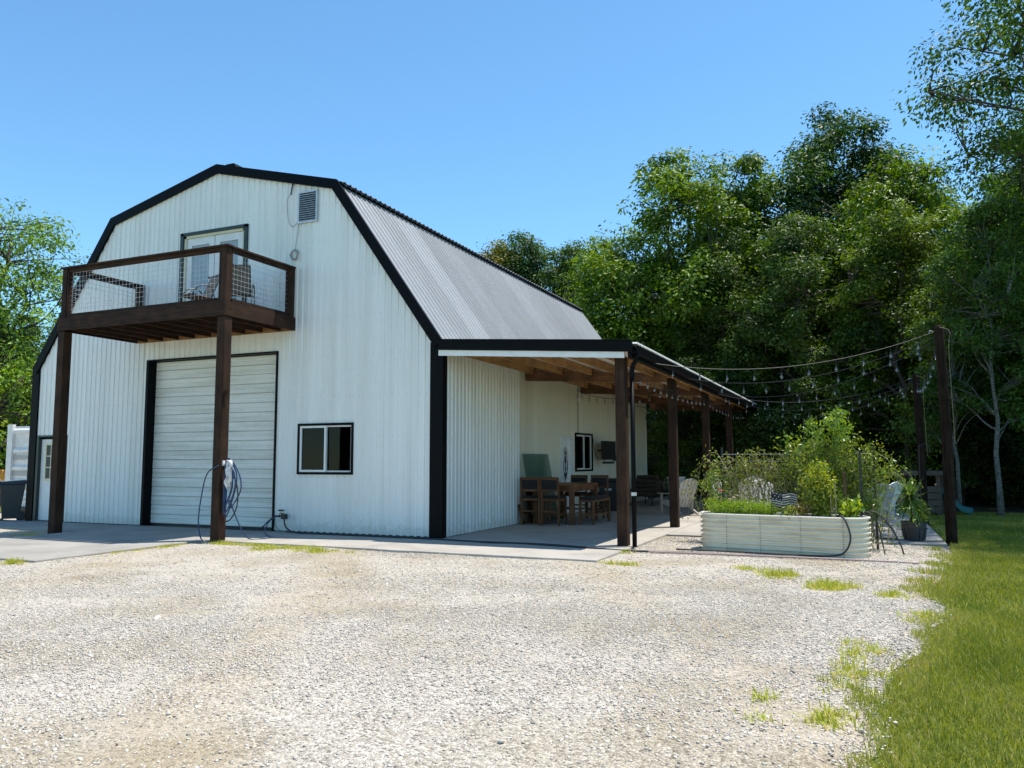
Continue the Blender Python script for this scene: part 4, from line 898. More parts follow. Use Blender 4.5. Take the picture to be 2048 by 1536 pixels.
def bedpt(u, v, z=0.53, bed='A'):
    o = Vector((6.30, 0.46, 0)) if bed == 'A' else Vector((6.35, 2.05, 0)); c, s_ = math.cos(R(-8)), math.sin(R(-8)); return Vector((o.x + c * u - s_ * v, o.y + s_ * u + c * v, z))

# ------------------------------------------------------------------ leaf clouds, plants and trees
def leaf_cloud(pts, size, rng, up=0.35, aspect=0.5, tint=None, jitter=0.35, droop=0.0, dirs=None, dirw=1.0, shell=0.0):
    """one diamond leaf of two triangles at every point"""
    n = len(pts); nrm = rng.normal(size=(n, 3)); nrm /= np.linalg.norm(nrm, axis=1, keepdims=True) + 1e-9
    nrm[:, 2] = nrm[:, 2] * (1 - up) + up * np.abs(nrm[:, 2]) + up * 0.6; nrm /= np.linalg.norm(nrm, axis=1, keepdims=True)
    if shell: nrm = nrm * (1 - shell) + (dirs * 0.9 + np.array([0, 0, 0.55])) * shell; nrm /= np.linalg.norm(nrm, axis=1, keepdims=True)
    a = rng.normal(size=(n, 3)); 
    if dirs is not None: a = a * (1 - dirw) + dirs * dirw * 1.5
    a[:, 2] -= droop; a -= nrm * (a * nrm).sum(1, keepdims=True); a /= np.linalg.norm(a, axis=1, keepdims=True) + 1e-9
    b = np.cross(nrm, a); l = (size * (1 + jitter * rng.uniform(-1, 1, n)))[:, None]
    p0 = pts; p1 = pts + a * l * 0.45 + b * l * aspect * 0.5 + nrm * l * 0.06; p2 = pts + a * l - nrm * l * 0.08; p3 = pts + a * l * 0.45 - b * l * aspect * 0.5 + nrm * l * 0.06
    V = np.stack([p0, p1, p2, p3], 1).reshape(-1, 3); k = (np.arange(n) * 4)[:, None]
    F = np.concatenate([k + [0, 1, 2], k + [0, 2, 3]], 1).reshape(-1, 3)
    t = tint if tint is not None else rng.uniform(0, 1, n)
    return V, F, np.repeat(t, 4)
def make_tree(seed, H, base, Rr, ncl, nleaf, leaf, r0=None, shape=0.7, lean=(0, 0), flat=0.6, clr=0.13, bark='bark', lmat='leaf_tree', limbs=14, droop=0.1, nsub=16):
    rng = np.random.default_rng(seed); r0 = r0 or H * 0.013
    tp = [np.array([0, 0, -0.15])]; nseg = 9
    for i in range(1, nseg + 1):
        t = i / nseg; tp.append(np.array([lean[0] * t + rng.normal() * 0.12 * (i > 1), lean[1] * t + rng.normal() * 0.12 * (i > 1), H * 0.86 * t]))
    tp = np.array(tp)
    def trunk_at(z): return np.array([np.interp(z, tp[:, 2], tp[:, 0]), np.interp(z, tp[:, 2], tp[:, 1]), z])
    # the crown is a bunch of smaller crowns, so that its outline is lobed and has gaps
    cl = []; sub = []
    for i in range(nsub):
        t = (i + 0.5) / nsub; t = 0.08 + 0.92 * t; an = i * 2.4 + rng.uniform(-0.5, 0.5); z = base + (H - base) * t ** 0.9
        env = Rr * (0.35 + 0.65 * math.sin(PI * min(0.97, 0.22 + 0.72 * t ** shape)))
        rad = env * rng.uniform(0.45, 0.8) * (1 if t < 0.86 else 0.35); sr = Rr * rng.uniform(0.26, 0.42) * (1.0 if t < 0.8 else 0.8)
        c = trunk_at(min(z, H * 0.86)); sub.append((c[0] + rad * math.cos(an), c[1] + rad * math.sin(an), z - sr * 0.8, sr))
    wts = np.array([q[3] ** 2 for q in sub]); wts /= wts.sum()
    while len(cl) < ncl:
        q = sub[rng.choice(nsub, p=wts)]; v = rng.normal(size=3); v /= np.linalg.norm(v); v[2] = v[2] * 0.9 + 0.12; rr_ = q[3] * rng.uniform(0.25, 1) ** 0.5
        p = np.array(q[:3]) + v * rr_ * np.array([1, 1, 1.15])
        if p[2] > base * 0.55: cl.append(p)
    cl = np.array(cl)
    tr = MB(); tr.tube([tuple(p) for p in tp], [r0 * (1.35 if i == 0 else 1 - 0.85 * i / nseg) for i in range(nseg + 1)], 9)
    limb_pts = []
    order = rng.permutation(ncl)[:limbs]
    for q in order:
        e = cl[q]; hz = max(base * 0.75, min(H * 0.8, e[2] - np.hypot(*(e[:2])) * 0.6 - 0.4)); s = trunk_at(hz); mid = (s + e) / 2 + rng.normal(size=3) * 0.25 + np.array([0, 0, 0.3])
        pts = smooth_path([tuple(s), tuple(s * 0.65 + mid * 0.35 + rng.normal(size=3) * 0.08), tuple(mid), tuple(e)], 4); rr0 = r0 * (0.55 - 0.35 * hz / H)
        tr.tube(pts, [max(0.012, rr0 * (1 - 0.85 * i / (len(pts) - 1))) for i in range(len(pts))], 6); limb_pts += [np.array(p) for p in pts[3:]]
    LP = np.array(limb_pts)
    for q in range(ncl):
        e = cl[q]; d = np.linalg.norm(LP - e, axis=1) + (LP[:, 2] > e[2]) * 0.8; s = LP[int(np.argmin(d))]
        if np.linalg.norm(e - s) > 0.15:
            m_ = (s + e) / 2 + rng.normal(size=3) * 0.1; tr.tube([tuple(s), tuple(m_), tuple(e)], [0.03, 0.02, 0.008], 4, cap=False)
    per = rng.multinomial(nleaf, (lambda w_: w_ / w_.sum())(rng.uniform(0.4, 1.6, ncl))); ci = np.repeat(np.arange(ncl), per)
    sz = Rr * clr * rng.uniform(0.7, 1.35, ncl)
    g_ = rng.normal(size=(nleaf, 3)); rad_ = np.linalg.norm(g_, axis=1, keepdims=True); g_ = g_ / rad_ * np.minimum(rad_, 1.9)
    off = g_ * sz[ci][:, None]; off[:, 2] *= flat
    pts = cl[ci] + off
    dirs = off / (np.linalg.norm(off, axis=1, keepdims=True) + 1e-6)
    ctint = rng.uniform(0.1, 0.8, ncl); tint = np.clip(ctint[ci] + rng.normal(size=nleaf) * 0.14, 0, 1)
    V, F, T = leaf_cloud(pts, leaf, rng, up=0.4, tint=tint, droop=droop, dirs=dirs, dirw=0.45, shell=0.55)
    return tr.mesh('trunk', bark, True), np_mesh('crown', V, F, lmat, T)
def put_tree(meshes, name, label, loc, rz=0, s=1.0, col=(1, 1, 1), group='trees of the wood behind the barn', cat='tree', sz=None):
    t = thing(name, label, cat, loc, rz, group); t.scale = (s, s, sz or s)
    share('trunk', meshes[0], t); c = share('crown', meshes[1], t); c.color = (*col, 1); return t

TA = make_tree(1, 15.5, 1.6, 4.8, 420, 52000, 0.20, limbs=22, nsub=20, clr=0.085)            # broad maple
TB = make_tree(2, 15.5, 2.0, 4.2, 400, 50000, 0.17, limbs=22, flat=0.7, nsub=20, clr=0.085)   # upright oak
TC = make_tree(3, 12.5, 1.2, 3.9, 340, 42000, 0.155, limbs=18, nsub=18, clr=0.085)            # small-leaved
TD = make_tree(4, 9.0, 0.5, 3.2, 200, 24000, 0.17, limbs=12, r0=0.08, nsub=14, clr=0.10)     # understory
TE = make_tree(5, 15.0, 4.6, 3.2, 210, 14000, 0.19, limbs=16, nsub=14, clr=0.10, bark='pale_bark', r0=0.13)   # thin pale-trunk tree
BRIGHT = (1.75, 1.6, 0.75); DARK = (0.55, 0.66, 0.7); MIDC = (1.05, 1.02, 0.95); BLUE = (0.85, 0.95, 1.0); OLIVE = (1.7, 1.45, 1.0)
put_tree(TA, 'maple_tree', 'tall bright green maple rising right beside the far end of the barn roof', (-0.3, 22.6, 0), 0.4, 1.04, BRIGHT)
put_tree(TA, 'maple_tree', 'bright green maple with rounded top, right of the tallest maple', (2.9, 23.6, 0), 2.3, 1.03, BRIGHT)
put_tree(TC, 'maple_tree', 'low bright green maple touching the barn roof line', (-3.6, 23.5, 0), 1.0, 0.98, BRIGHT)
put_tree(TB, 'oak_tree', 'tallest dark oak with a pointed top in the middle of the wood', (6.7, 25.5, 0), 0.3, 1.18, BLUE)
put_tree(TB, 'oak_tree', 'dark oak with a second point right of the tallest oak', (8.9, 26.4, 0), 2.6, 1.10, BLUE)
put_tree(TA, 'maple_tree', 'yellow-green maple in front of the dark oaks on the right', (9.9, 21.5, 0), 3.6, 0.90, BRIGHT)
put_tree(TC, 'oak_tree', 'olive green tree behind the far light pole', (9.0, 17.4, 0), 1.9, 0.84, OLIVE)
put_tree(TC, 'oak_tree', 'dark green tree at the lawn edge by the slide', (13.2, 16.5, 0), 4.0, 0.95, DARK)
put_tree(TC, 'oak_tree', 'grey-green tree left of the far light pole', (5.6, 18.6, 0), 5.2, 0.88, MIDC)
put_tree(TB, 'oak_tree', 'grey-green tree just past the end of the porch roof', (2.4, 20.5, 0), 4.6, 0.72, MIDC)
put_tree(TC, 'cedar_tree', 'small grey-green tree peeping over the middle of the barn roof', (-12.6, 34.5, 0), 0.6, 1.32, BLUE)
put_tree(TC, 'rusty_tree', 'tree with rusty orange leaves peeping over the barn roof', (-14.6, 34.5, 0), 2.0, 1.27, (3.6, 1.6, 0.9))
put_tree(TC, 'cedar_tree', 'grey-green tree between the rusty tree and the bright maples', (-8.8, 32.0, 0), 3.4, 1.18, MIDC)
# near oak whose boughs hang in from the right
NO = make_tree(8, 16.5, 8.6, 5.4, 500, 54000, 0.12, r0=0.24, limbs=34, flat=0.6, clr=0.07, droop=0.25, nsub=22)
put_tree(NO, 'live_oak', 'near oak whose small-leaved boughs hang in from the upper right', (15.5, 8.6, 0), 0.9, 1.12, (1.0, 1.05, 1.0), group=None)
put_tree(TE, 'birch_tree', 'slender tree with pale mottled trunk at the right edge of the lawn', (11.0, 11.8, 0), 0.5, 0.60, (1.1, 1.15, 1.1))
put_tree(TE, 'birch_tree', 'slender tree with pale trunk just behind the slide', (10.15, 13.2, 0), 2.8, 0.50, (1.1, 1.1, 1.0))
put_tree(TE, 'birch_tree', 'willowy pale green tree under the hanging oak boughs', (12.9, 13.4, 0), 4.1, 0.80, (1.5, 1.6, 1.5))
# the rest of the wood
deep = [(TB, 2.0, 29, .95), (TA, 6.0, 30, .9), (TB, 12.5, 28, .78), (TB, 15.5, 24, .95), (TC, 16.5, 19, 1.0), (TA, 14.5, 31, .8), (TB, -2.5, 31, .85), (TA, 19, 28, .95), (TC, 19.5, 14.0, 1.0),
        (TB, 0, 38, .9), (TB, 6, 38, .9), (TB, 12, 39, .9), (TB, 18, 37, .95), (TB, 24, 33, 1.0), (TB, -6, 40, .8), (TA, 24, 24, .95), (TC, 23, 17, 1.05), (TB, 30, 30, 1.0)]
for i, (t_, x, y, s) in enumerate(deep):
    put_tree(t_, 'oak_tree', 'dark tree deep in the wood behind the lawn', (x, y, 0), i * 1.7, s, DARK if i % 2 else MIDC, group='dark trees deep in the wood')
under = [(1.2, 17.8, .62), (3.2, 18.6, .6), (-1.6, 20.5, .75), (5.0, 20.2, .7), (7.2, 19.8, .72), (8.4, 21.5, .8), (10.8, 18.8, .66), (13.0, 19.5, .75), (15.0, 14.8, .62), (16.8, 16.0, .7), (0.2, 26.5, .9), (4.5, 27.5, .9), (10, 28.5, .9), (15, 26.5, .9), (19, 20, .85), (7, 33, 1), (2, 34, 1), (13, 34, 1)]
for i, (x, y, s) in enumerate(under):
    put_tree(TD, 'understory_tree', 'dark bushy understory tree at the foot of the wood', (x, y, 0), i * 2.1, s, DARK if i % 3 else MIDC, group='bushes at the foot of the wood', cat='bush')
# left side: big oak with a crooked bare limb
LO = make_tree(21, 13.0, 2.6, 6.2, 330, 30000, 0.17, r0=0.34, limbs=26, clr=0.07, nsub=20)
put_tree(LO, 'live_oak', 'spreading pale green oak with crooked limbs left of the barn', (-24.6, 7.2, 0), 1.2, 0.97, (2.3, 2.1, 1.7), group=None)
put_tree(TB, 'oak_tree', 'dark tree behind the white container left of the barn', (-28.0, 15.0, 0), 0.7, 0.7, DARK)
put_tree(TA, 'oak_tree', 'green tree left of the barn, low behind the big oak', (-34.0, 14.5, 0), 2.7, 0.62, MIDC)
for i, (x, y, s) in enumerate([(-24, 12, .75), (-27.5, 11, .8), (-31, 12.5, .8), (-36, 9, .8), (-33, 18, 1), (-40, 15, 1)]):
    put_tree(TD, 'understory_tree', 'dark bush behind the white container left of the barn', (x, y, 0), i * 1.3, s, DARK, group='bushes left of the barn', cat='bush')
# far line of woods closing the horizon on the left
rng = np.random.default_rng(77); n = 26000
px = rng.uniform(-110, 60, n); py = 60 + rng.uniform(0, 14, n) + (px < -40) * (px + 40) * 0.35; pzz = rng.uniform(0, 1, n) ** 0.8 * (9 + 3 * vnoise(px * 0.2, py * 0.05, 4))
V, F, T = leaf_cloud(np.stack([px, py, pzz], 1), 1.3, rng, up=0.3, aspect=0.8)
o = bpy.data.objects.new('far_wood', np_mesh('far_wood', V, F, 'leaf_tree', T)); COL.objects.link(o); tag(o, 'dark far wood closing the view behind everything', 'woods', kind='stuff'); o.color = (0.8, 0.9, 0.85, 1)

# garden plants
def bushy(name, label, cat, loc, h, rx, ry, nst, nl, leaf, col, seed, stem='stem_green', top_heavy=0.0, group=None, aspect=0.5, lmat='leaf_garden', zmin=0.1, ncl=40):
    rng = np.random.default_rng(seed); c = thing(name, label, cat, loc, 0, group); st = MB(); tips = []
    for i in range(nst):
        an = rng.uniform(0, 2 * PI); rr_ = math.sqrt(rng.uniform(0, 1)); e = (rx * rr_ * math.cos(an), ry * rr_ * math.sin(an), h * rng.uniform(0.6, 1.0)); b = (e[0] * 0.35, e[1] * 0.35, -0.03)
        pth = smooth_path([b, (e[0] * 0.5 + rng.normal() * 0.04, e[1] * 0.5 + rng.normal() * 0.04, e[2] * 0.5), e], 4); st.tube(pth, [0.007 * (1 - 0.6 * k / (len(pth) - 1)) for k in range(len(pth))], 4, cap=False); tips += [np.array(p) for p in pth if p.z > h * zmin]
    st.build('stem', stem, c)
    tips = np.array(tips); wgt = (0.3 + tips[:, 2] / h) ** (1 + top_heavy); ci = rng.choice(len(tips), nl, p=wgt / wgt.sum())
    pts = tips[ci] + rng.normal(size=(nl, 3)) * np.array([0.055, 0.055, 0.06]) * (0.6 + h * 0.5)
    pts[:, 2] = np.maximum(pts[:, 2], 0.0)
    V, F, T = leaf_cloud(pts, leaf, rng, up=0.3, aspect=aspect, droop=0.15); f = bpy.data.objects.new('foliage', np_mesh('foliage', V, F, lmat, T)); COL.objects.link(f); f.parent = c; f.color = (*col, 1)
    return c
def flower_head(parent, p, mat, r=0.035, seed=0):
    rng = random.Random(seed); m = MB()
    for lay in range(2):
        for k in range(9):
            t = 2 * PI * k / 9 + lay * 0.35; rr_ = r * (1 - 0.35 * lay); z = 0.008 * lay
            a = Vector((math.cos(t), math.sin(t), 0)); b = Vector((-math.sin(t), math.cos(t), 0)); p_ = Vector(p)
            m.face(p_ + Vector((0, 0, z)), p_ + a * rr_ * 0.6 + b * rr_ * 0.32 + Vector((0, 0, z + 0.012)), p_ + a * rr_ + Vector((0, 0, z + 0.004)), p_ + a * rr_ * 0.6 - b * rr_ * 0.32 + Vector((0, 0, z + 0.012)))
    m.build('flower', mat, parent)
def mound(name, label, u, v, h, rx, nst, nl, leaf, col, seed, bed='A', aspect=0.4, **kw):
    return bushy(name, label, 'plant', bedpt(u, v, 0.545, bed), h, rx, 0.2, nst, nl, leaf, col, seed, aspect=aspect, **kw)
for i, u in enumerate((-1.05, -0.78, -0.5, -0.24)):
    mound('carrot_plant', ['feathery bright green plant at the left end of the raised bed', 'feathery bright green plant, second from the left in the raised bed', 'feathery bright green plant, third from the left in the raised bed', 'feathery green plant just left of the flag in the raised bed'][i], u, -0.1 + 0.06 * (i % 2), 0.27, 0.22, 34, 2600, 0.035, (1.25, 1.5, 0.6), 100 + i, aspect=0.25, group='feathery plants in the raised bed')
mg = mound('marigold', 'red and orange flowering plant at the left end of the raised bed', -1.12, 0.12, 0.42, 0.13, 9, 260, 0.05, (0.9, 1.1, 0.8), 120, aspect=0.45)
for k, (dx, dy, z, mt) in enumerate([(-0.06, -0.08, 0.30, 'petal_red'), (0.02, -0.1, 0.22, 'petal_orange'), (-0.03, -0.12, 0.14, 'petal_orange'), (0.07, -0.02, 0.44, 'petal_red'), (0.03, 0.02, 0.46, 'petal_red'), (-0.08, -0.1, 0.2, 'petal_red'), (0.2, 0.0, 0.30, 'petal_pink'), (0.27, 0.04, 0.33, 'petal_pink')]):
    flower_head(mg, (dx, dy, z), mt, 0.042, k)
mound('seedling', 'small green plant below the flag in the raised bed', 0.12, -0.12, 0.25, 0.09, 7, 170, 0.05, (1, 1.1, 0.8), 130)
mound('wilting_bush', 'small yellow-brown bush in the middle of the raised bed', 0.36, -0.06, 0.27, 0.16, 16, 700, 0.035, (1.7, 0.95, 0.7), 131, stem='stem_tan')
mound('seedling', 'small upright plant between the flag and the brown bush', 0.22, -0.22, 0.22, 0.05, 4, 80, 0.06, (1.2, 1.1, 0.6), 132)
mound('pepper_plant', 'tall yellow-green leafy bush beside the garden stakes', 0.62, 0.08, 0.92, 0.24, 26, 3000, 0.055, (1.35, 1.25, 0.7), 133, aspect=0.6, zmin=0.05)
mound('pepper_plant', 'low broad-leaved plant at the right end of the raised bed', 1.12, -0.05, 0.34, 0.13, 8, 160, 0.11, (1.2, 1.3, 0.7), 134, aspect=0.55)
mound('herb_clump', 'dark green herbs behind the black hoses of the raised bed', 0.95, 0.22, 0.42, 0.2, 12, 500, 0.05, (0.6, 0.8, 0.6), 135)
bushy('fennel_plant', 'feathery green plant spilling beside the right end of the raised bed', 'plant', bedpt(1.25, 1.1, 0.53, 'A'), 0.42, 0.16, 0.16, 30, 2000, 0.035, (0.85, 1.25, 0.5), 136, aspect=0.25)
# trellis and vines
TRY = 1.10
trl = thing('trellis', 'wire panel trellis standing upright behind the raised bed', 'trellis', bedpt(0, TRY, 0.0))
trl.rotation_euler = (0, 0, R(-8))
wire_grid((-1.32, 0, 0.35), (1, 0, 0), 2.62, 1.3, 0.13, 0.003).build('wire_panel', 'galvanised', trl, kind='stuff')
for x, h in ((-1.33, 1.78), (0.0, 1.7), (1.33, 1.8)): MB().beam((x, 0.02, -0.05), (x, 0.02, h), 0.035, 0.035).build('stake', 'black_metal', trl)
def vine(name, label, u0, u1, seed, nst, hmax, nl, leaf, col, stem, arch=0.0, spread=0.22, nd=1.0):
    rng = np.random.default_rng(seed); c = thing(name, label, 'vine', bedpt(0, TRY, 0.0)); c.rotation_euler = (0, 0, R(-8)); st = MB(); tips = []
    for i in range(nst):
        u = rng.uniform(u0, u1); z1 = hmax * rng.uniform(0.72, 1.0); y0 = rng.normal() * 0.06
        if rng.uniform() < arch:
            d = rng.uniform(0.35, 0.9) * (-1 if rng.uniform() < 0.5 else 1)
            P = [(u, y0, 0.1), (u + d * 0.1, y0 - 0.05, z1 * 0.6), (u + d * 0.4, y0 - 0.1, z1), (u + d * 0.8, y0 - 0.15, z1 * 0.9), (u + d, y0 - 0.18, z1 * rng.uniform(0.3, 0.75))]
        else:
            P = [(u, y0, 0.1), (u + rng.normal() * 0.12, y0 + rng.normal() * 0.08, z1 * 0.4), (u + rng.normal() * 0.2, y0 + rng.normal() * 0.15, z1 * 0.75), (u + rng.normal() * spread, y0 + rng.normal() * 0.2, z1)]
        P = smooth_path(P, 6); r0 = rng.uniform(0.005, 0.010); st.tube(P, [r0 * (1 - 0.6 * k / (len(P) - 1)) for k in range(len(P))], 4, cap=False); tips += [np.array(p) for p in P]
    st.build('stem', stem, c); tips = np.array(tips); wg = np.clip((tips[:, 2] / hmax), 0.1, 2) ** nd; ci = rng.choice(len(tips), nl, p=wg / wg.sum())
    pts = tips[ci] + rng.normal(size=(nl, 3)) * 0.06
    V, F, T = leaf_cloud(pts, leaf, rng, up=0.3, aspect=0.5, droop=0.3); f = bpy.data.objects.new('foliage', np_mesh('foliage', V, F, 'leaf_garden', T)); COL.objects.link(f); f.parent = c; f.color = (*col, 1)
    return c
vine('tomato_vine', 'sparse half-dry vine arching over the left half of the trellis', -1.15, 0.1, 201, 70, 1.72, 2000, 0.055, (1.0, 1.0, 0.7), 'stem_tan', arch=0.45)
vine('tomato_vine', 'leafy vine tips reaching past the left end of the trellis', -1.55, -1.3, 202, 14, 1.55, 800, 0.06, (0.8, 1.0, 0.75), 'stem_green', arch=0.15)
vine('bean_vine', 'dense yellow-green vine covering the right half of the trellis', 0.0, 1.25, 203, 70, 1.95, 7000, 0.05, (0.95, 0.98, 0.7), 'stem_green', arch=0.1, nd=1.3)
vine('bean_vine', 'tall leafy shoots rising above the dense vine', 0.1, 1.2, 204, 14, 2.35, 1500, 0.07, (0.85, 1.05, 0.75), 'stem_green', nd=3)
vine('squash_vine', 'loose vine trailing off the right end of the trellis', 1.2, 1.6, 205, 12, 1.8, 700, 0.06, (0.8, 0.95, 0.6), 'stem_tan', arch=0.25)
# stakes, flag, hoses at the bed
for i, (u, v, h, mt, lb) in enumerate([(0.80, -0.02, 1.25, 'stem_tan', 'thin tan garden stake left of the others in the raised bed'), (0.90, -0.16, 1.2, 'stem_tan', 'thin tan garden stake nearest the drive in the raised bed'), (1.0, 0.15, 1.35, 'beam_z', 'thick wooden garden stake near the right end of the raised bed'), (1.22, 0.3, 1.7, 'black_metal', 'tall black garden stake at the right end of the raised bed')]):
    w_ = 0.045 if i == 2 else (0.035 if i == 3 else 0.018); p = bedpt(u, v, 0.35)
    MBs = MB().beam((0, 0, 0), (0, 0, h - 0.37), w_, w_ * 0.7); MBs.beam((0, 0, h - 0.37), (0, 0, h - 0.35), w_, w_ * 0.7, wd2=w_ * 0.4, ht2=w_ * 0.3)
    tag(MBs.build('garden_stake', mt, loc=p), lb, 'stake', 'stakes in the raised bed')
fl = thing('garden_flag', 'small black and white stars and stripes flag in the raised bed', 'flag', bedpt(-0.12, -0.15, 0.40)); fl.rotation_euler = (0, 0, R(18))
MB().tube([(0, 0, 0), (0, 0, 0.60)], 0.006, 6).build('pole', 'black_metal', fl)
fm = MB(); nx_, nz2 = 24, 13; fw_, fh_ = 0.42, 0.25
def fpt(i, j): x = fw_ * i / nx_; return (x, 0.018 * math.sin(x * 22) + 0.01 * math.sin(x * 9 + j), 0.35 + fh_ * j / nz2 + 0.012 * math.sin(x * 22 + 0.8) - 0.03 * x)
for i in range(nx_):
    for j in range(nz2):
        canton = i < 10 and j >= 6; fm.face(fpt(i, j), fpt(i + 1, j), fpt(i + 1, j + 1), fpt(i, j + 1), mi=1 if canton else (0 if j % 2 else 1))
fo = fm.build('cloth', ['flag_white', 'flag_black'], fl); so = fo.modifiers.new('thick', 'SOLIDIFY'); so.thickness = 0.003
for r_ in range(3):
    for q in range(3 if r_ % 2 == 0 else 2):
        i = 1.7 + q * 3.3 + (1.6 if r_ % 2 else 0); j = 7.2 + r_ * 2.3; a = Vector(fpt(i, j)); sm = MB()
        sm.extrude([(a.x + (0.016 if k % 2 == 0 else 0.007) * math.sin(PI * k / 5), a.z + (0.016 if k % 2 == 0 else 0.007) * math.cos(PI * k / 5)) for k in range(10)], 'y', a.y - 0.005, a.y - 0.003); sm.build('star', 'flag_white', fl)
def hose(name, label, pts, r, mat, cat='hose', n=8, group=None):
    o0 = Vector(pts[0]); m = MB().tube([p - o0 for p in smooth_path(pts, n)], r, 7); o = m.build(name, mat, smooth=True, loc=o0); return tag(o, label, cat, group)
hose('garden_hose', 'black soaker hose curving down the front of the raised bed', [bedpt(0.85, -0.1, 0.60), bedpt(1.0, -0.33, 0.66), bedpt(1.10, -0.41, 0.52), bedpt(1.14, -0.42, 0.3), bedpt(1.05, -0.42, 0.10), bedpt(0.85, -0.44, 0.03), bedpt(0.3, -0.52, 0.022), bedpt(-0.5, -0.56, 0.022), (4.6, 0.0, 0.022)], 0.014, 'rubber')
hose('garden_hose', 'black hose looping over the right end of the raised bed', [bedpt(1.15, 0.1, 0.58), bedpt(1.32, 0.12, 0.70), bedpt(1.46, 0.12, 0.55), bedpt(1.52, 0.14, 0.25), bedpt(1.55, 0.2, 0.03)], 0.010, 'rubber')
hose('garden_hose', 'thick black hose hanging farthest right of the raised bed', [bedpt(1.2, 0.3, 0.58), bedpt(1.38, 0.34, 0.70), bedpt(1.6, 0.38, 0.5), bedpt(1.75, 0.42, 0.2), bedpt(1.80, 0.45, 0.02)], 0.013, 'rubber')
hose('garden_hose', 'long black hose lying along the front walk from the barn to the raised bed', [(-3.70, -0.16, 0.36), (-3.5, -0.3, 0.14), (-3.1, -0.32, 0.05), (-2.0, -0.28, 0.05), (0.0, -0.32, 0.05), (1.0, -0.42, 0.05), (1.9, -0.4, 0.05), (3.2, -0.62, 0.05), (3.95, -0.6, 0.03), (4.8, -0.42, 0.022), (5.6, -0.42, 0.022), (6.6, -0.30, 0.022)], 0.016, 'rubber')
hose('garden_hose', 'second black hose lying beside the long one on the front walk', [(-3.6, -0.14, 0.05), (-1.5, -0.2, 0.05), (0.5, -0.34, 0.05), (1.3, -0.50, 0.05), (2.0, -0.34, 0.05), (3.0, -0.52, 0.05), (3.9, -0.68, 0.03)], 0.013, 'rubber')
hose('garden_hose', 'faded pinkish hose on the gravel in front of the raised bed', [(4.0, -0.55, 0.022), (5.2, -0.5, 0.024), (6.4, -0.44, 0.022), (7.6, -0.42, 0.022), (8.3, -0.46, 0.02)], 0.016, 'pink_rubber')
# hoses on the balcony post
hk = (-3.60, -2.02)
def coil(label, mat, r, seed, n, drop0, cat='hose'):
    rng = np.random.default_rng(seed); P = []
    for i in range(n):
        dr_ = drop0 * rng.uniform(0.7, 1.0); wv = rng.uniform(0.07, 0.16); yv = -0.05 + 0.025 * i; sh = rng.uniform(-0.03, 0.1)
        P += [(hk[0] + 0.06, hk[1] + yv * 0.6 - 0.02, 1.50 + 0.02 * i), (hk[0] + 0.13 + wv, hk[1] + yv, 1.34), (hk[0] + 0.12 + wv + sh, hk[1] + yv, 1.0), (hk[0] + 0.06 + sh, hk[1] + yv - 0.02, 1.48 - dr_), (hk[0] + 0.02, hk[1] + yv + 0.02, 0.95)]
    return P
P = coil('', 'x', 0, 5, 5, 1.0)
P = P[:-1] + [(hk[0] + 0.05, hk[1] + 0.1, 0.8), (hk[0] + 0.2, hk[1] + 0.2, 0.35), (hk[0] + 0.32, hk[1] + 0.35, 0.06), (hk[0] + 0.55, hk[1] + 0.7, 0.055), (-3.5, -0.9, 0.055), (-3.95, -0.45, 0.07), (-4.02, -0.25, 0.25), (-3.92, -0.17, 0.36)]
hose('hose_coil', 'blue hose coiled on the right balcony post', P, 0.0125, 'blue_rubber')
hose('hose_loop', 'dark blue hose loop hanging on the left side of the right balcony post', [(hk[0] - 0.02, hk[1] - 0.14, 1.46), (-3.92, -2.14, 1.3), (-4.03, -2.16, 0.85), (-4.06, -2.18, 0.4), (-3.98, -2.2, 0.12), (-3.86, -2.24, 0.03)], 0.0125, 'blue_rubber')
hose('hose_loop', 'black hose loop behind the blue hose on the balcony post', [(-3.62, -1.88, 1.45), (-3.9, -1.86, 1.2), (-3.97, -1.86, 0.8), (-3.88, -1.87, 0.45), (-3.6, -1.87, 0.4), (-3.38, -1.9, 0.7), (-3.36, -1.95, 1.1), (-3.55, -1.98, 1.44)], 0.012, 'rubber')
hose('supply_hose', 'thin green hose running from the tap to the ground', [(-3.92, -0.17, 0.34), (-3.90, -0.19, 0.2), (-3.75, -0.22, 0.08), (-3.4, -0.24, 0.05), (-2.8, -0.24, 0.05)], 0.008, 'green_rubber')
hose('supply_hose', 'black hose from the tap along the foot of the garage door', [(-3.95, -0.17, 0.37), (-4.12, -0.16, 0.25), (-4.35, -0.12, 0.10), (-4.7, -0.08, 0.055), (-5.6, -0.06, 0.055)], 0.014, 'rubber')
hh = thing('hose_hanger', 'small white hose hanger on the right balcony post', 'hanger', (-3.63, -2.02, 1.5))
MB().box(-0.012, 0.012, -0.03, 0.03, -0.05, 0.05).build('plate', 'white_resin', hh, bevel=0.005); MB().tube(smooth_path([(0, 0, 0.0), (0.18, 0, -0.02), (0.2, 0, 0.06)], 4), 0.014, 6).build('hook', 'white_resin', hh)
rg = MB(); rng = np.random.default_rng(3)
NR, NCc = 10, 7
for i in range(NR):
    for j in range(NCc): rg.v.append((0.04 + 0.12 * j / 6 + 0.02 * math.sin(i * 1.3 + j), -0.06 + 0.03 * math.sin(j * 2.1 + i * 0.5), 0.06 - 0.55 * i / 9 * (0.8 + 0.2 * math.sin(j * 1.7))))
for i in range(NR - 1):
    for j in range(NCc - 1): a = i * NCc + j; rg.f.append((a, a + 1, a + NCc + 1, a + NCc)); rg.mi.append(0)
ro = rg.build('rag', 'white_cloth', loc=(-3.55, -2.02, 1.5), smooth=True); so = ro.modifiers.new('thick', 'SOLIDIFY'); so.thickness = 0.006; tag(ro, 'white rag hanging among the hoses on the balcony post', 'rag')
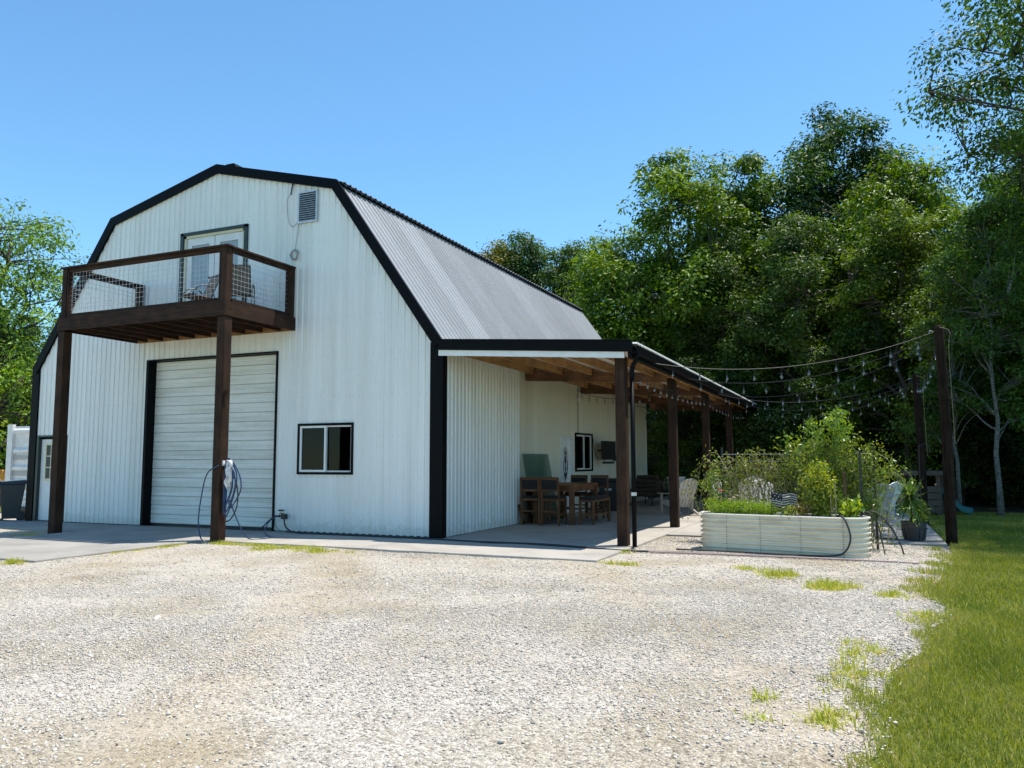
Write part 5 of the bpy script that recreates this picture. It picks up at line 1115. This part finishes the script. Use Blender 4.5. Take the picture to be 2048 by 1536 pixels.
bh = thing('hook_plate', 'small rusty hook plate high on the right balcony post', 'hook', (-3.63, -2.04, 2.78))
MB().box(0.0, 0.015, -0.04, 0.04, -0.12, 0.12).build('plate', 'stained_z', bh); MB().box(0.015, 0.10, -0.02, 0.02, 0.07, 0.11).build('arm', 'stained_x', bh)

# ------------------------------------------------------------------ potted yucca and companions
pt = thing('plant_pot', 'round dark grey ribbed pot on the patio slab', 'pot', (8.42, 3.05, 0.04))
pp = MB(); pn = 24; prof = [(0.0, 0.0), (0.165, 0.0), (0.175, 0.02), (0.205, 0.22), (0.21, 0.24), (0.215, 0.30), (0.225, 0.305), (0.23, 0.35), (0.215, 0.35), (0.205, 0.30), (0.0, 0.29)]
pp.lathe(prof, pn); pp.build('body', 'pot_grey', pt, smooth=False)
for k in range(12): t_ = 2 * PI * k / 12; MB().beam((0.185 * math.cos(t_), 0.185 * math.sin(t_), 0.02), (0.212 * math.cos(t_), 0.212 * math.sin(t_), 0.23), 0.03, 0.012, up=(math.cos(t_), math.sin(t_), 0)).build('rib', 'pot_grey', pt)
MB().lathe([(0.0, 0.31), (0.2, 0.305)], 16).build('soil', 'soil', pt)
yc = thing('yucca', 'spiky green yucca growing in the dark pot', 'plant', (8.40, 3.05, 0.345))
MB().tube(smooth_path([(0, 0, -0.03), (0.01, 0, 0.2), (-0.02, 0.01, 0.46)], 4), [0.045] * 5 + [0.04] * 4, 8).build('trunk', 'bark', yc)
rng = np.random.default_rng(9)
for i in range(170):
    an = rng.uniform(0, 2 * PI); el = R(rng.uniform(-50, 88)) if i > 20 else R(rng.uniform(-70, -20)); ln_ = rng.uniform(0.34, 0.50); d = Vector((math.cos(an) * math.cos(el), math.sin(an) * math.cos(el), math.sin(el))); b = Vector((-math.sin(an), math.cos(an), 0)); up = d.cross(b); s0 = Vector((-0.02, 0.01, 0.47 + rng.uniform(-0.08, 0.05))) + d * 0.03
    m = MB(); prev = None; segs = 4; dr_ = rng.uniform(0.0, 0.16)
    for k in range(segs):
        f0, f1 = k / segs, (k + 1) / segs; wf = lambda f: 0.019 * (1 - f ** 2.2) + 0.001
        q0 = s0 + d * ln_ * f0 - Vector((0, 0, dr_ * f0 * f0)); q1 = s0 + d * ln_ * f1 - Vector((0, 0, dr_ * f1 * f1)); m.face(q0 - b * wf(f0), q0 + b * wf(f0), q1 + b * wf(f1), q1 - b * wf(f1))
    me = m.mesh('leaf_blade', 'leaf_yucca'); a = me.attributes.new('tint', 'FLOAT', 'POINT'); a.data.foreach_set('value', [float(rng.uniform(0, 1))] * len(me.vertices)); share('leaf_blade', me, yc)
bushy('croton', 'small pale yellow-green leafy plant beside the yucca trunk', 'plant', (8.53, 3.02, 0.345), 0.36, 0.17, 0.14, 10, 130, 0.10, (1.4, 1.35, 0.9), 301, aspect=0.55, zmin=0.3)
dm = MB().box(-0.2, 0.2, -0.09, 0.09, 0, 0.02).build('rubber_mat', 'rubber', loc=(7.95, 3.1, 0.042), bevel=0.006); tag(dm, 'small dark mat on the patio left of the pot', 'mat')

# ------------------------------------------------------------------ light poles and string lights
def pole(label, loc, h):
    p = thing('light_pole', label, 'pole', loc, 0, 'timber poles carrying the string lights')
    MB().tube([(0, 0, -0.06), (0.01, 0, h * 0.5), (-0.03, 0.0, h)], [0.10, 0.092, 0.082], 12).build('shaft', 'old_timber', p, smooth=False); MB().lathe([(0.0, 0.03), (0.05, 0.03), (0.082, 0.0)], 12, (-0.03, 0, h)).build('cap', 'old_timber', p)
    MB().tube([(-0.13, -0.02, h - 0.09), (-0.19, -0.03, h - 0.07), (-0.2, -0.03, h - 0.12)], 0.008, 6).build('hook', 'galvanised', p)
    MB().tube(smooth_path([(-0.03, -0.1, h - 0.02), (0.14, -0.1, h - 0.12), (0.11, -0.12, h - 0.5), (0.13, -0.12, h * 0.45)], 5), 0.0045, 5).build('guy_wire', 'stem_tan', p)
    return p
pole('thick dark timber pole at the lawn edge by the potted yucca', (9.05, 3.2, 0), 4.07)
pole('dark timber pole farther back at the patio corner', (8.90, 8.1, 0), 3.62)
bm = MB(); bm.lathe([(0.011, -0.035), (0.016, -0.05), (0.027, -0.085), (0.028, -0.10), (0.02, -0.12), (0.0, -0.126)], 10); ME_BULB = bm.mesh('bulb', 'bulb_glass', True)
bm = MB(); bm.lathe([(0.0, 0.0), (0.008, 0.0), (0.014, -0.012), (0.014, -0.04), (0.0, -0.042)], 8); ME_SOCK = bm.mesh('socket', 'black_plastic')
bm = MB(); bm.tube([(0, 0, -0.06), (0.006, 0, -0.085), (-0.006, 0, -0.095), (0, 0, -0.07)], 0.0015, 4); ME_FIL = bm.mesh('filament', 'white_paint')
def strand(label, p, q, sag, nb, group='string lights over the patio', drop=0.10):
    c = thing('string_light', label, 'string light', p, 0, group); P = [v - Vector(p) for v in catenary(p, q, sag, 28)]
    MB().tube(P, 0.0065, 5, cap=False).build('cable', 'rubber', c)
    for i in range(nb):
        f = (i + 0.7) / (nb + 0.4) * 28; k = int(f); v = P[k].lerp(P[min(k + 1, 28)], f - k)
        b = share('bulb', ME_BULB, c, v - Vector((0, 0, drop))); share('socket', ME_SOCK, b); share('filament', ME_FIL, b)
        MB().tube([v, v - Vector((0, 0, drop))], 0.004, 4, cap=False).build('drop_wire', 'rubber', c)
    return c
N1 = (8.98, 3.15, 3.98); N2 = (8.84, 8.05, 3.55)
strand('nearest string light, from the porch corner to the top of the near pole', (3.98, 1.2, 3.40), N1, 0.36, 10)
strand('second string light, from the porch eave to the near pole', (3.98, 4.3, 3.40), (8.98, 3.18, 3.90), 0.42, 10)
strand('third string light, from the middle of the porch eave to the near pole', (3.98, 8.4, 3.40), (8.98, 3.2, 3.82), 0.50, 12)
strand('string light from the middle of the porch eave to the far pole', (3.98, 8.5, 3.36), N2, 0.40, 10)
strand('string light from the fourth porch post to the far pole', (3.98, 12.6, 3.36), (8.84, 8.08, 3.48), 0.45, 12)
strand('string light from the far end of the porch to the far pole', (3.98, 16.5, 3.36), (8.84, 8.1, 3.42), 0.55, 14)
strand('string light between the two timber poles', (9.0, 3.3, 3.86), (8.86, 8.0, 3.42), 0.30, 8)
strand('string light hung along the porch eave, near end', (3.70, 0.3, 3.22), (3.70, 8.4, 3.22), 0.12, 14, 'string lights under the porch', 0.06)
strand('string light hung along the porch eave, far end', (3.70, 8.5, 3.22), (3.70, 16.6, 3.22), 0.12, 14, 'string lights under the porch', 0.06)
strand('string light sagging from the barn wall under the first cross beam', (0.2, 7.6, 3.52), (3.5, 4.4, 3.22), 0.25, 10, 'string lights under the porch', 0.06)
strand('string light sagging under the second cross beam of the porch', (0.2, 12.0, 3.52), (3.5, 8.5, 3.22), 0.25, 9, 'string lights under the porch', 0.06)

# ------------------------------------------------------------------ background: bin, container, machine, playset
wbn = thing('wheelie_bin', 'dark green wheeled rubbish bin beside the left corner of the barn', 'bin', (-12.62, -0.02, 0.0), R(-35)); wbn.scale = (0.86, 0.86, 0.97)
MB().hexa([(-0.22, -0.24, 0.08), (0.22, -0.24, 0.08), (0.22, 0.2, 0.08), (-0.22, 0.2, 0.08), (-0.29, -0.33, 0.98), (0.29, -0.33, 0.98), (0.29, 0.33, 0.98), (-0.29, 0.33, 0.98)]).build('body', 'bin_plastic', wbn, bevel=0.02)
MB().hexa([(-0.31, -0.37, 0.985), (0.31, -0.37, 0.985), (0.31, 0.36, 0.99), (-0.31, 0.36, 0.99), (-0.26, -0.30, 1.05), (0.26, -0.30, 1.05), (0.28, 0.34, 1.09), (-0.28, 0.34, 1.09)]).build('lid', 'bin_plastic', wbn, bevel=0.015)
for s_ in (-1, 1): o = MB().lathe([(0, -0.03), (0.11, -0.03), (0.125, -0.02), (0.125, 0.02), (0.11, 0.03), (0, 0.03)], 16).build('wheel', 'rubber', wbn, loc=(s_ * 0.25, 0.24, 0.125)); o.rotation_euler = (0, PI / 2, 0)
MB().box(-0.2, 0.2, -0.28, -0.2, 0.0, 0.08).build('foot', 'bin_plastic', wbn)
ct = thing('container', 'white steel container with horizontal ribs behind the barn corner', 'container', (-15.05, 2.5, -0.18), R(0))
MB().box(-1.6, 1.6, 0.1, 5.9, 0.35, 2.80).build('body', 'container_white', ct)
for x in (-1.55, 1.55): MB().box(x - 0.12, x + 0.12, 0.0, 0.099, 0.3, 2.86).build('corner_post', 'container_white', ct)
for k, z in enumerate((0.55, 1.0, 1.42, 1.95, 2.55)): MB().extrude([(0.099, z), (0.03, z + 0.04), (0.03, z + 0.13), (0.099, z + 0.20)], 'x', -1.425, 1.425).build('rib', 'container_white', ct)
for k, z in enumerate((0.85, 1.28, 1.78)): MB().box(-1.4, 1.4, 0.06, 0.098, z, z + 0.12).build('panel', 'grey_resin', ct)
MB().box(-1.7, 1.7, -0.02, 5.95, 0.22, 0.349).build('skid', 'black_metal', ct)
for x in (-1.4, 1.4):
    for y in (0.3, 5.6): MB().box(x - 0.2, x + 0.2, y - 0.2, y + 0.2, -0.04, 0.219).build('block', 'concrete', ct)
mc = thing('loader', 'orange machine partly showing left of the white container', 'machine', (-20.6, 5.4, 0.0), R(-35))
MB().box(-1.0, 1.0, -0.6, 1.6, 0.45, 1.25).build('chassis', 'machine_orange', mc, bevel=0.05)
for x in (-0.9, 0.9):
    for y in (-0.5, 1.4):
        o = MB().lathe([(0.2, -0.16), (0.42, -0.16), (0.48, -0.1), (0.48, 0.1), (0.42, 0.16), (0.2, 0.16)], 18).build('wheel', 'rubber', mc, loc=(x, y, 0.46)); o.rotation_euler = (0, PI / 2, 0)
for x in (-0.8, 0.8):
    for y in (0.0, 1.4): MB().beam((x, y, 1.25), (x, y, 2.25), 0.09, 0.09).build('cab_post', 'machine_orange', mc)
MB().box(-0.9, 0.9, -0.1, 1.5, 2.25, 2.35).build('roof', 'machine_orange', mc, bevel=0.03); MB().beam((0.6, -0.6, 1.1), (0.6, -1.9, 0.5), 0.14, 0.2).build('boom', 'machine_orange', mc); MB().box(-0.9, 0.9, -2.2, -1.8, 0.1, 0.7).build('bucket', 'black_metal', mc)
ps = thing('playhouse', 'brown wooden playhouse in the shade behind the far pole', 'playhouse', (9.1, 12.2, 0.0), R(-10))
for x in (-0.5, 0.5):
    for y in (-0.5, 0.5): MB().box(x - 0.05, x + 0.05, y - 0.05, y + 0.05, -0.05, 1.15).build('post', 'playset_brown', ps)
for z in (0.05, 0.24, 0.43, 0.62): MB().box(-0.56, 0.56, -0.575, -0.552, z, z + 0.17).build('board', 'playset_brown', ps); MB().box(0.552, 0.575, -0.55, 0.55, z, z + 0.17).build('board', 'playset_brown', ps)
MB().box(-0.45, 0.45, -0.45, 0.45, 0.55, 0.6).build('platform', 'playset_brown', ps); MB().extrude([(-0.75, 1.1), (0.75, 1.1), (0.6, 1.22), (-0.6, 1.22)], 'y', -0.7, 0.7).build('roof', 'playset_brown', ps)
sl = thing('slide', 'teal plastic slide running down to the lawn from the playhouse', 'slide', (9.50, 12.0, 0.0), R(-100)); sl.scale = (0.75, 0.68, 0.9)
SP_ = [(0, 0.0, 0.78), (0, 0.25, 0.66), (0, 0.65, 0.32), (0, 0.9, 0.14), (0, 1.25, 0.08)]; chm = MB()
SPs = smooth_path(SP_, 4)
for a, b in zip(SPs[:-1], SPs[1:]): chm.hexa([(-0.22, a.y, a.z - 0.02), (0.22, a.y, a.z - 0.02), (0.22, b.y, b.z - 0.02), (-0.22, b.y, b.z - 0.02), (-0.22, a.y, a.z), (0.22, a.y, a.z), (0.22, b.y, b.z), (-0.22, b.y, b.z)])
chm.build('chute', 'slide_teal', sl)
for s_ in (-1, 1):
    m = MB()
    for a, b in zip(SPs[:-1], SPs[1:]): m.hexa([(s_ * 0.22 - 0.025, a.y, a.z - 0.03), (s_ * 0.22 + 0.025, a.y, a.z - 0.03), (s_ * 0.22 + 0.025, b.y, b.z - 0.03), (s_ * 0.22 - 0.025, b.y, b.z - 0.03), (s_ * 0.22 - 0.025, a.y, a.z + 0.13), (s_ * 0.22 + 0.025, a.y, a.z + 0.13), (s_ * 0.22 + 0.025, b.y, b.z + 0.13), (s_ * 0.22 - 0.025, b.y, b.z + 0.13)])
    m.build('side_wall', 'slide_teal', sl)
MB().box(-0.2, 0.2, 0.0, 0.06, -0.05, 0.75).build('support', 'slide_teal', sl); MB().box(-0.2, 0.2, 1.1, 1.15, -0.05, 0.07).build('support', 'slide_teal', sl)
sh = thing('shepherd_hook', 'thin black shepherd hook pole at the patio edge', 'hook', (8.72, 5.75, 0.0))
MB().tube(smooth_path([(0, 0, -0.05), (0, 0, 1.65), (0.05, 0, 1.85), (0.18, 0, 1.86), (0.22, 0, 1.72)], 5), 0.010, 6).build('rod', 'black_metal', sh); MB().tube([(-0.1, 0, 0.06), (0.1, 0, 0.06)], 0.008, 5).build('foot_bar', 'black_metal', sh)

# ------------------------------------------------------------------ gravel stones, grass, weeds
def in_slab(x, y):
    m = np.zeros(len(x), bool)
    for nm, x0, x1, y0, y1, z1, mt in SLABS: m |= (x > x0 - 0.01) & (x < x1 + 0.01) & (y > y0 - 0.01) & (y < y1 + 0.01)
    return m | ((x > -W - 0.1) & (x < 0.05) & (y > 0))
cx, cy = CAM.x, CAM.y
fx, fy = math.sin(YAW), math.cos(YAW)
def in_view(x, y, pad=1.12):
    dx, dy = x - cx, y - cy; d = dx * fx + dy * fy; s_ = dx * fy - dy * fx
    return (d > 1.5) & (np.abs(s_) < d * (1024 / 1588.88) * pad + 0.3)
def scatter(n, d0, d1, rng, power=1.0, pad=1.12):
    d = d0 + (d1 - d0) * rng.uniform(0, 1, n) ** power; s_ = (rng.uniform(-1, 1, n)) * (d * (1024 / 1588.88) * pad + 0.3)
    return cx + fx * d + fy * s_, cy + fy * d - fx * s_
rng = np.random.default_rng(31)
ico = []; phi = (1 + 5 ** 0.5) / 2
for a in (-1, 1):
    for b in (-phi, phi): ico += [(0, a, b), (a, b, 0), (b, 0, a)]
ico = np.array(ico, float); ico /= np.linalg.norm(ico, axis=1, keepdims=True)
fc = []
for i in range(12):
    for j in range(i + 1, 12):
        for k in range(j + 1, 12):
            if all(np.linalg.norm(ico[p] - ico[q]) < 1.1 for p, q in ((i, j), (j, k), (i, k))):
                n_ = np.cross(ico[j] - ico[i], ico[k] - ico[i]); fc.append((i, j, k) if n_ @ (ico[i] + ico[j] + ico[k]) > 0 else (i, k, j))
fc = np.array(fc)
def stones(n_try, d0, d1, s0, s1, thr, power, rng):
    x, y = scatter(n_try, d0, d1, rng, power); m = (x < xr(y) + 0.05 * rng.normal(size=len(x))) & ~in_slab(x, y) & (y < 2.45)
    c, s_ = math.cos(0.5), math.sin(0.5); u = (x * c + y * s_) * 0.28; v = (-x * s_ + y * c) * 0.9
    trk = np.exp(-((((x + 0.55 * y) - 1.6) % 4.2 - 0.9) / 0.38) ** 2); dn = 0.55 * vnoise(u, v, 3) - 0.16 * trk * (0.4 + vnoise(x * 0.5, y * 0.5, 21)) + 0.3 * vnoise(u * 2.6, v * 2.6, 6) + 0.15 * vnoise(x * 4, y * 4, 9)
    pr = np.clip((dn - thr) / 0.22, 0.22, 1.0); pr = np.maximum(pr, np.clip((y + 2.0) / 2, 0, 1)); m &= rng.uniform(0, 1, len(x)) < pr
    return x[m], y[m], s0 * (s1 / s0) ** (rng.uniform(0, 1, m.sum()) ** 1.8)
octv = np.array([(1, 0, 0), (-1, 0, 0), (0, 1, 0), (0, -1, 0), (0, 0, 1), (0, 0, -1)], float)
octf = np.array([(0, 2, 4), (2, 1, 4), (1, 3, 4), (3, 0, 4), (2, 0, 5), (1, 2, 5), (3, 1, 5), (0, 3, 5)])
def stone_mesh(parts, bv, bf):
    x = np.concatenate([p[0] for p in parts]); y = np.concatenate([p[1] for p in parts]); s = np.concatenate([p[2] for p in parts]); n = len(x); nv = len(bv)
    sc3 = s[:, None] * np.stack([rng.uniform(0.75, 1.5, n), rng.uniform(0.7, 1.2, n), rng.uniform(0.4, 0.75, n)], 1)
    pt_ = bv[None] * (1 + 0.28 * rng.uniform(-1, 1, (n, nv, 1))) * sc3[:, None, :]
    an = rng.uniform(0, 2 * PI, n); ca, sa = np.cos(an)[:, None], np.sin(an)[:, None]; til = rng.normal(size=(n, 2)) * 0.3
    xx = pt_[..., 0] * ca - pt_[..., 1] * sa; yy = pt_[..., 0] * sa + pt_[..., 1] * ca; zz = pt_[..., 2] + xx * til[:, :1] + yy * til[:, 1:]
    V = np.stack([xx + x[:, None], yy + y[:, None], zz + (gz(x, y) + s * 0.2)[:, None]], -1).reshape(-1, 3); F = (bf[None] + (np.arange(n) * nv)[:, None, None]).reshape(-1, 3)
    tn = np.clip(rng.beta(4.2, 1.9, n), 0, 1); tn[rng.uniform(0, 1, n) < 0.05] *= 0.3
    return V, F, np.repeat(tn, nv)
g1 = stone_mesh([stones(46000, 2.6, 5.6, 0.004, 0.013, 0.30, 0.8, rng), stones(260, 2.6, 13, 0.015, 0.026, 0.2, 0.8, rng)], ico, fc)
g2 = stone_mesh([stones(95000, 5.6, 10, 0.006, 0.014, 0.34, 0.9, rng), stones(80000, 10, 17.5, 0.008, 0.017, 0.36, 0.9, rng)], octv, octf)
V = np.concatenate([g1[0], g2[0]]); F = np.concatenate([g1[1], g2[1] + len(g1[0])]); T = np.concatenate([g1[2], g2[2]])
o = bpy.data.objects.new('gravel', np_mesh('gravel', V, F, 'stone', T)); COL.objects.link(o); tag(o, 'loose pale limestone gravel strewn over the drive', 'gravel', kind='stuff')

def blades(x, y, z, h, wd, rng, lean=0.45, tint=None):
    n = len(x); an = rng.uniform(0, 2 * PI, n); b = np.stack([np.cos(an), np.sin(an), np.zeros(n)], 1) * wd[:, None]; an2 = rng.uniform(0, 2 * PI, n); le = np.abs(rng.normal(size=n)) * lean
    p = np.stack([x, y, z], 1); d = np.stack([np.cos(an2) * le, np.sin(an2) * le, np.ones(n)], 1); d /= np.linalg.norm(d, axis=1, keepdims=True)
    mid = p + d * h[:, None] * 0.55; tip = mid + (d + np.stack([np.cos(an2), np.sin(an2), -0.6 * np.ones(n)], 1) * le[:, None] * 0.8) * h[:, None] * 0.45
    V = np.stack([p - b, p + b, mid + b * 0.8, mid - b * 0.8, tip], 1).reshape(-1, 3); k = (np.arange(n) * 5)[:, None]; F = np.concatenate([k + [0, 1, 2], k + [0, 2, 3], k + [3, 2, 4]], 1).reshape(-1, 3)
    return V, F, np.repeat(tint if tint is not None else rng.uniform(0, 1, n), 5)
def lawn(n, d0, d1, h0, h1, wd, rng, power):
    x, y = scatter(n, d0, d1, rng, power, 1.18); e = x - xr(y); pat = (y > 2.4) & (x < 9.0)
    dens = np.clip((e + 0.12 + 0.9 * (vnoise(x * 2.2, y * 2.2, 4) - 0.5) + 0.4 * (vnoise(x * 6, y * 6, 14) - 0.5)) / 0.4, 0, 1); dens = np.maximum(dens, e > 0.02); m = (rng.uniform(0, 1, n) < dens) & ~in_slab(x, y) & ~pat & (y < 13.2)
    x, y = x[m], y[m]; k = m.sum(); tn = np.clip(0.18 + 0.55 * vnoise(x * 1.3, y * 1.3, 7) + 0.2 * (e[m] < 0.25) + rng.normal(size=k) * 0.2, 0, 0.84) + 0.2 * (rng.uniform(0, 1, k) < 0.24)
    return blades(x, y, np.where(e[m] < 0.03, -0.005, -0.05), rng.uniform(h0, h1, k) * (0.55 + 0.65 * vnoise(x * 0.8, y * 0.8, 12)), np.full(k, wd), rng, 0.5, tn)
sets = [lawn(260000, 3.5, 8.5, 0.06, 0.10, 0.0028, rng, 0.8), lawn(400000, 8.5, 16, 0.065, 0.10, 0.0042, rng, 0.8), lawn(330000, 16, 29, 0.07, 0.11, 0.007, rng, 0.9)]
# grass left of the barn far away
xg = rng.uniform(-45, -17, 9000); yg = rng.uniform(3.5, 16, 9000); sets.append(blades(xg, yg, np.full(9000, -0.05), rng.uniform(0.1, 0.2, 9000), np.full(9000, 0.02), rng, 0.5))
def merge(sets):
    Vs, Fs, Ts, k = [], [], [], 0
    for V, F, T in sets: Vs.append(V); Fs.append(F + k); Ts.append(T); k += len(V)
    return np.concatenate(Vs), np.concatenate(Fs), np.concatenate(Ts)
V, F, T = merge(sets); o = bpy.data.objects.new('lawn_grass', np_mesh('lawn_grass', V, F, 'grass_blade', T)); COL.objects.link(o); tag(o, 'mown green lawn along the right side of the drive', 'grass', kind='stuff')
# weeds breaking through the gravel
sets = []
def patch(x0, y0, rx, ry, n, h, tn=0.75):
    a = rng.uniform(0, 2 * PI, n); r_ = np.sqrt(rng.uniform(0, 1, n)); nt_ = max(4, n // 22); cxs = x0 + rx * rng.normal(size=nt_) * 0.5; cys = y0 + ry * rng.normal(size=nt_) * 0.6; q = np.minimum(nt_ - 1, (rng.uniform(0, 1, n) ** 1.7 * nt_).astype(int))
    x = cxs[q] + 0.05 * rng.normal(size=n); y = cys[q] + 0.05 * rng.normal(size=n); m = ~in_slab(x, y); x, y = x[m], y[m]; n = len(x)
    sets.append(blades(x, y, np.full(n, -0.01), rng.uniform(0.4, 1, n) * h, np.full(n, 0.0045), rng, 1.3, np.clip(tn + rng.normal(size=n) * 0.2, 0, 1)))
for a in ((-3.4, -2.25, 0.35, 0.12, 700, 0.10), (-2.7, -2.2, 0.5, 0.1, 900, 0.09), (-1.7, -2.3, 0.6, 0.14, 1100, 0.10), (-1.0, -2.55, 0.4, 0.2, 900, 0.10), (-2.1, -2.6, 0.3, 0.15, 500, 0.09), (-4.0, -2.9, 0.1, 0.4, 500, 0.08), (-4.0, -4.0, 0.08, 0.5, 350, 0.07), (-4.3, -5.62, 0.14, 0.1, 350, 0.14),
          (4.25, -2.15, 0.25, 0.12, 420, 0.10), (6.0, -1.9, 0.22, 0.12, 250, 0.09), (6.5, -2.45, 0.22, 0.2, 800, 0.15), (7.15, -3.2, 0.22, 0.2, 800, 0.15), (7.95, -3.6, 0.25, 0.2, 350, 0.10),
          (8.05, -4.9, 0.2, 0.3, 300, 0.1), (7.55, -6.6, 0.15, 0.3, 350, 0.1), (7.5, -7.5, 0.15, 0.35, 450, 0.1), (7.4, -8.5, 0.12, 0.3, 300, 0.1), (6.95, -8.25, 0.06, 0.06, 60, 0.1), (7.0, -8.7, 0.05, 0.05, 50, 0.08), (3.95, -0.75, 0.06, 0.06, 40, 0.2), (-8.4, -2.4, 0.4, 0.3, 400, 0.07), (4.0, -2.9, .3, .1, 60, .05)):
    patch(*a)
V, F, T = merge(sets); o = bpy.data.objects.new('weeds', np_mesh('weeds', V, F, 'grass_blade', T)); COL.objects.link(o); tag(o, 'tufts of yellow-green grass coming up through the gravel', 'grass', kind='stuff'); o.color = (1.15, 1.2, 0.8, 1)
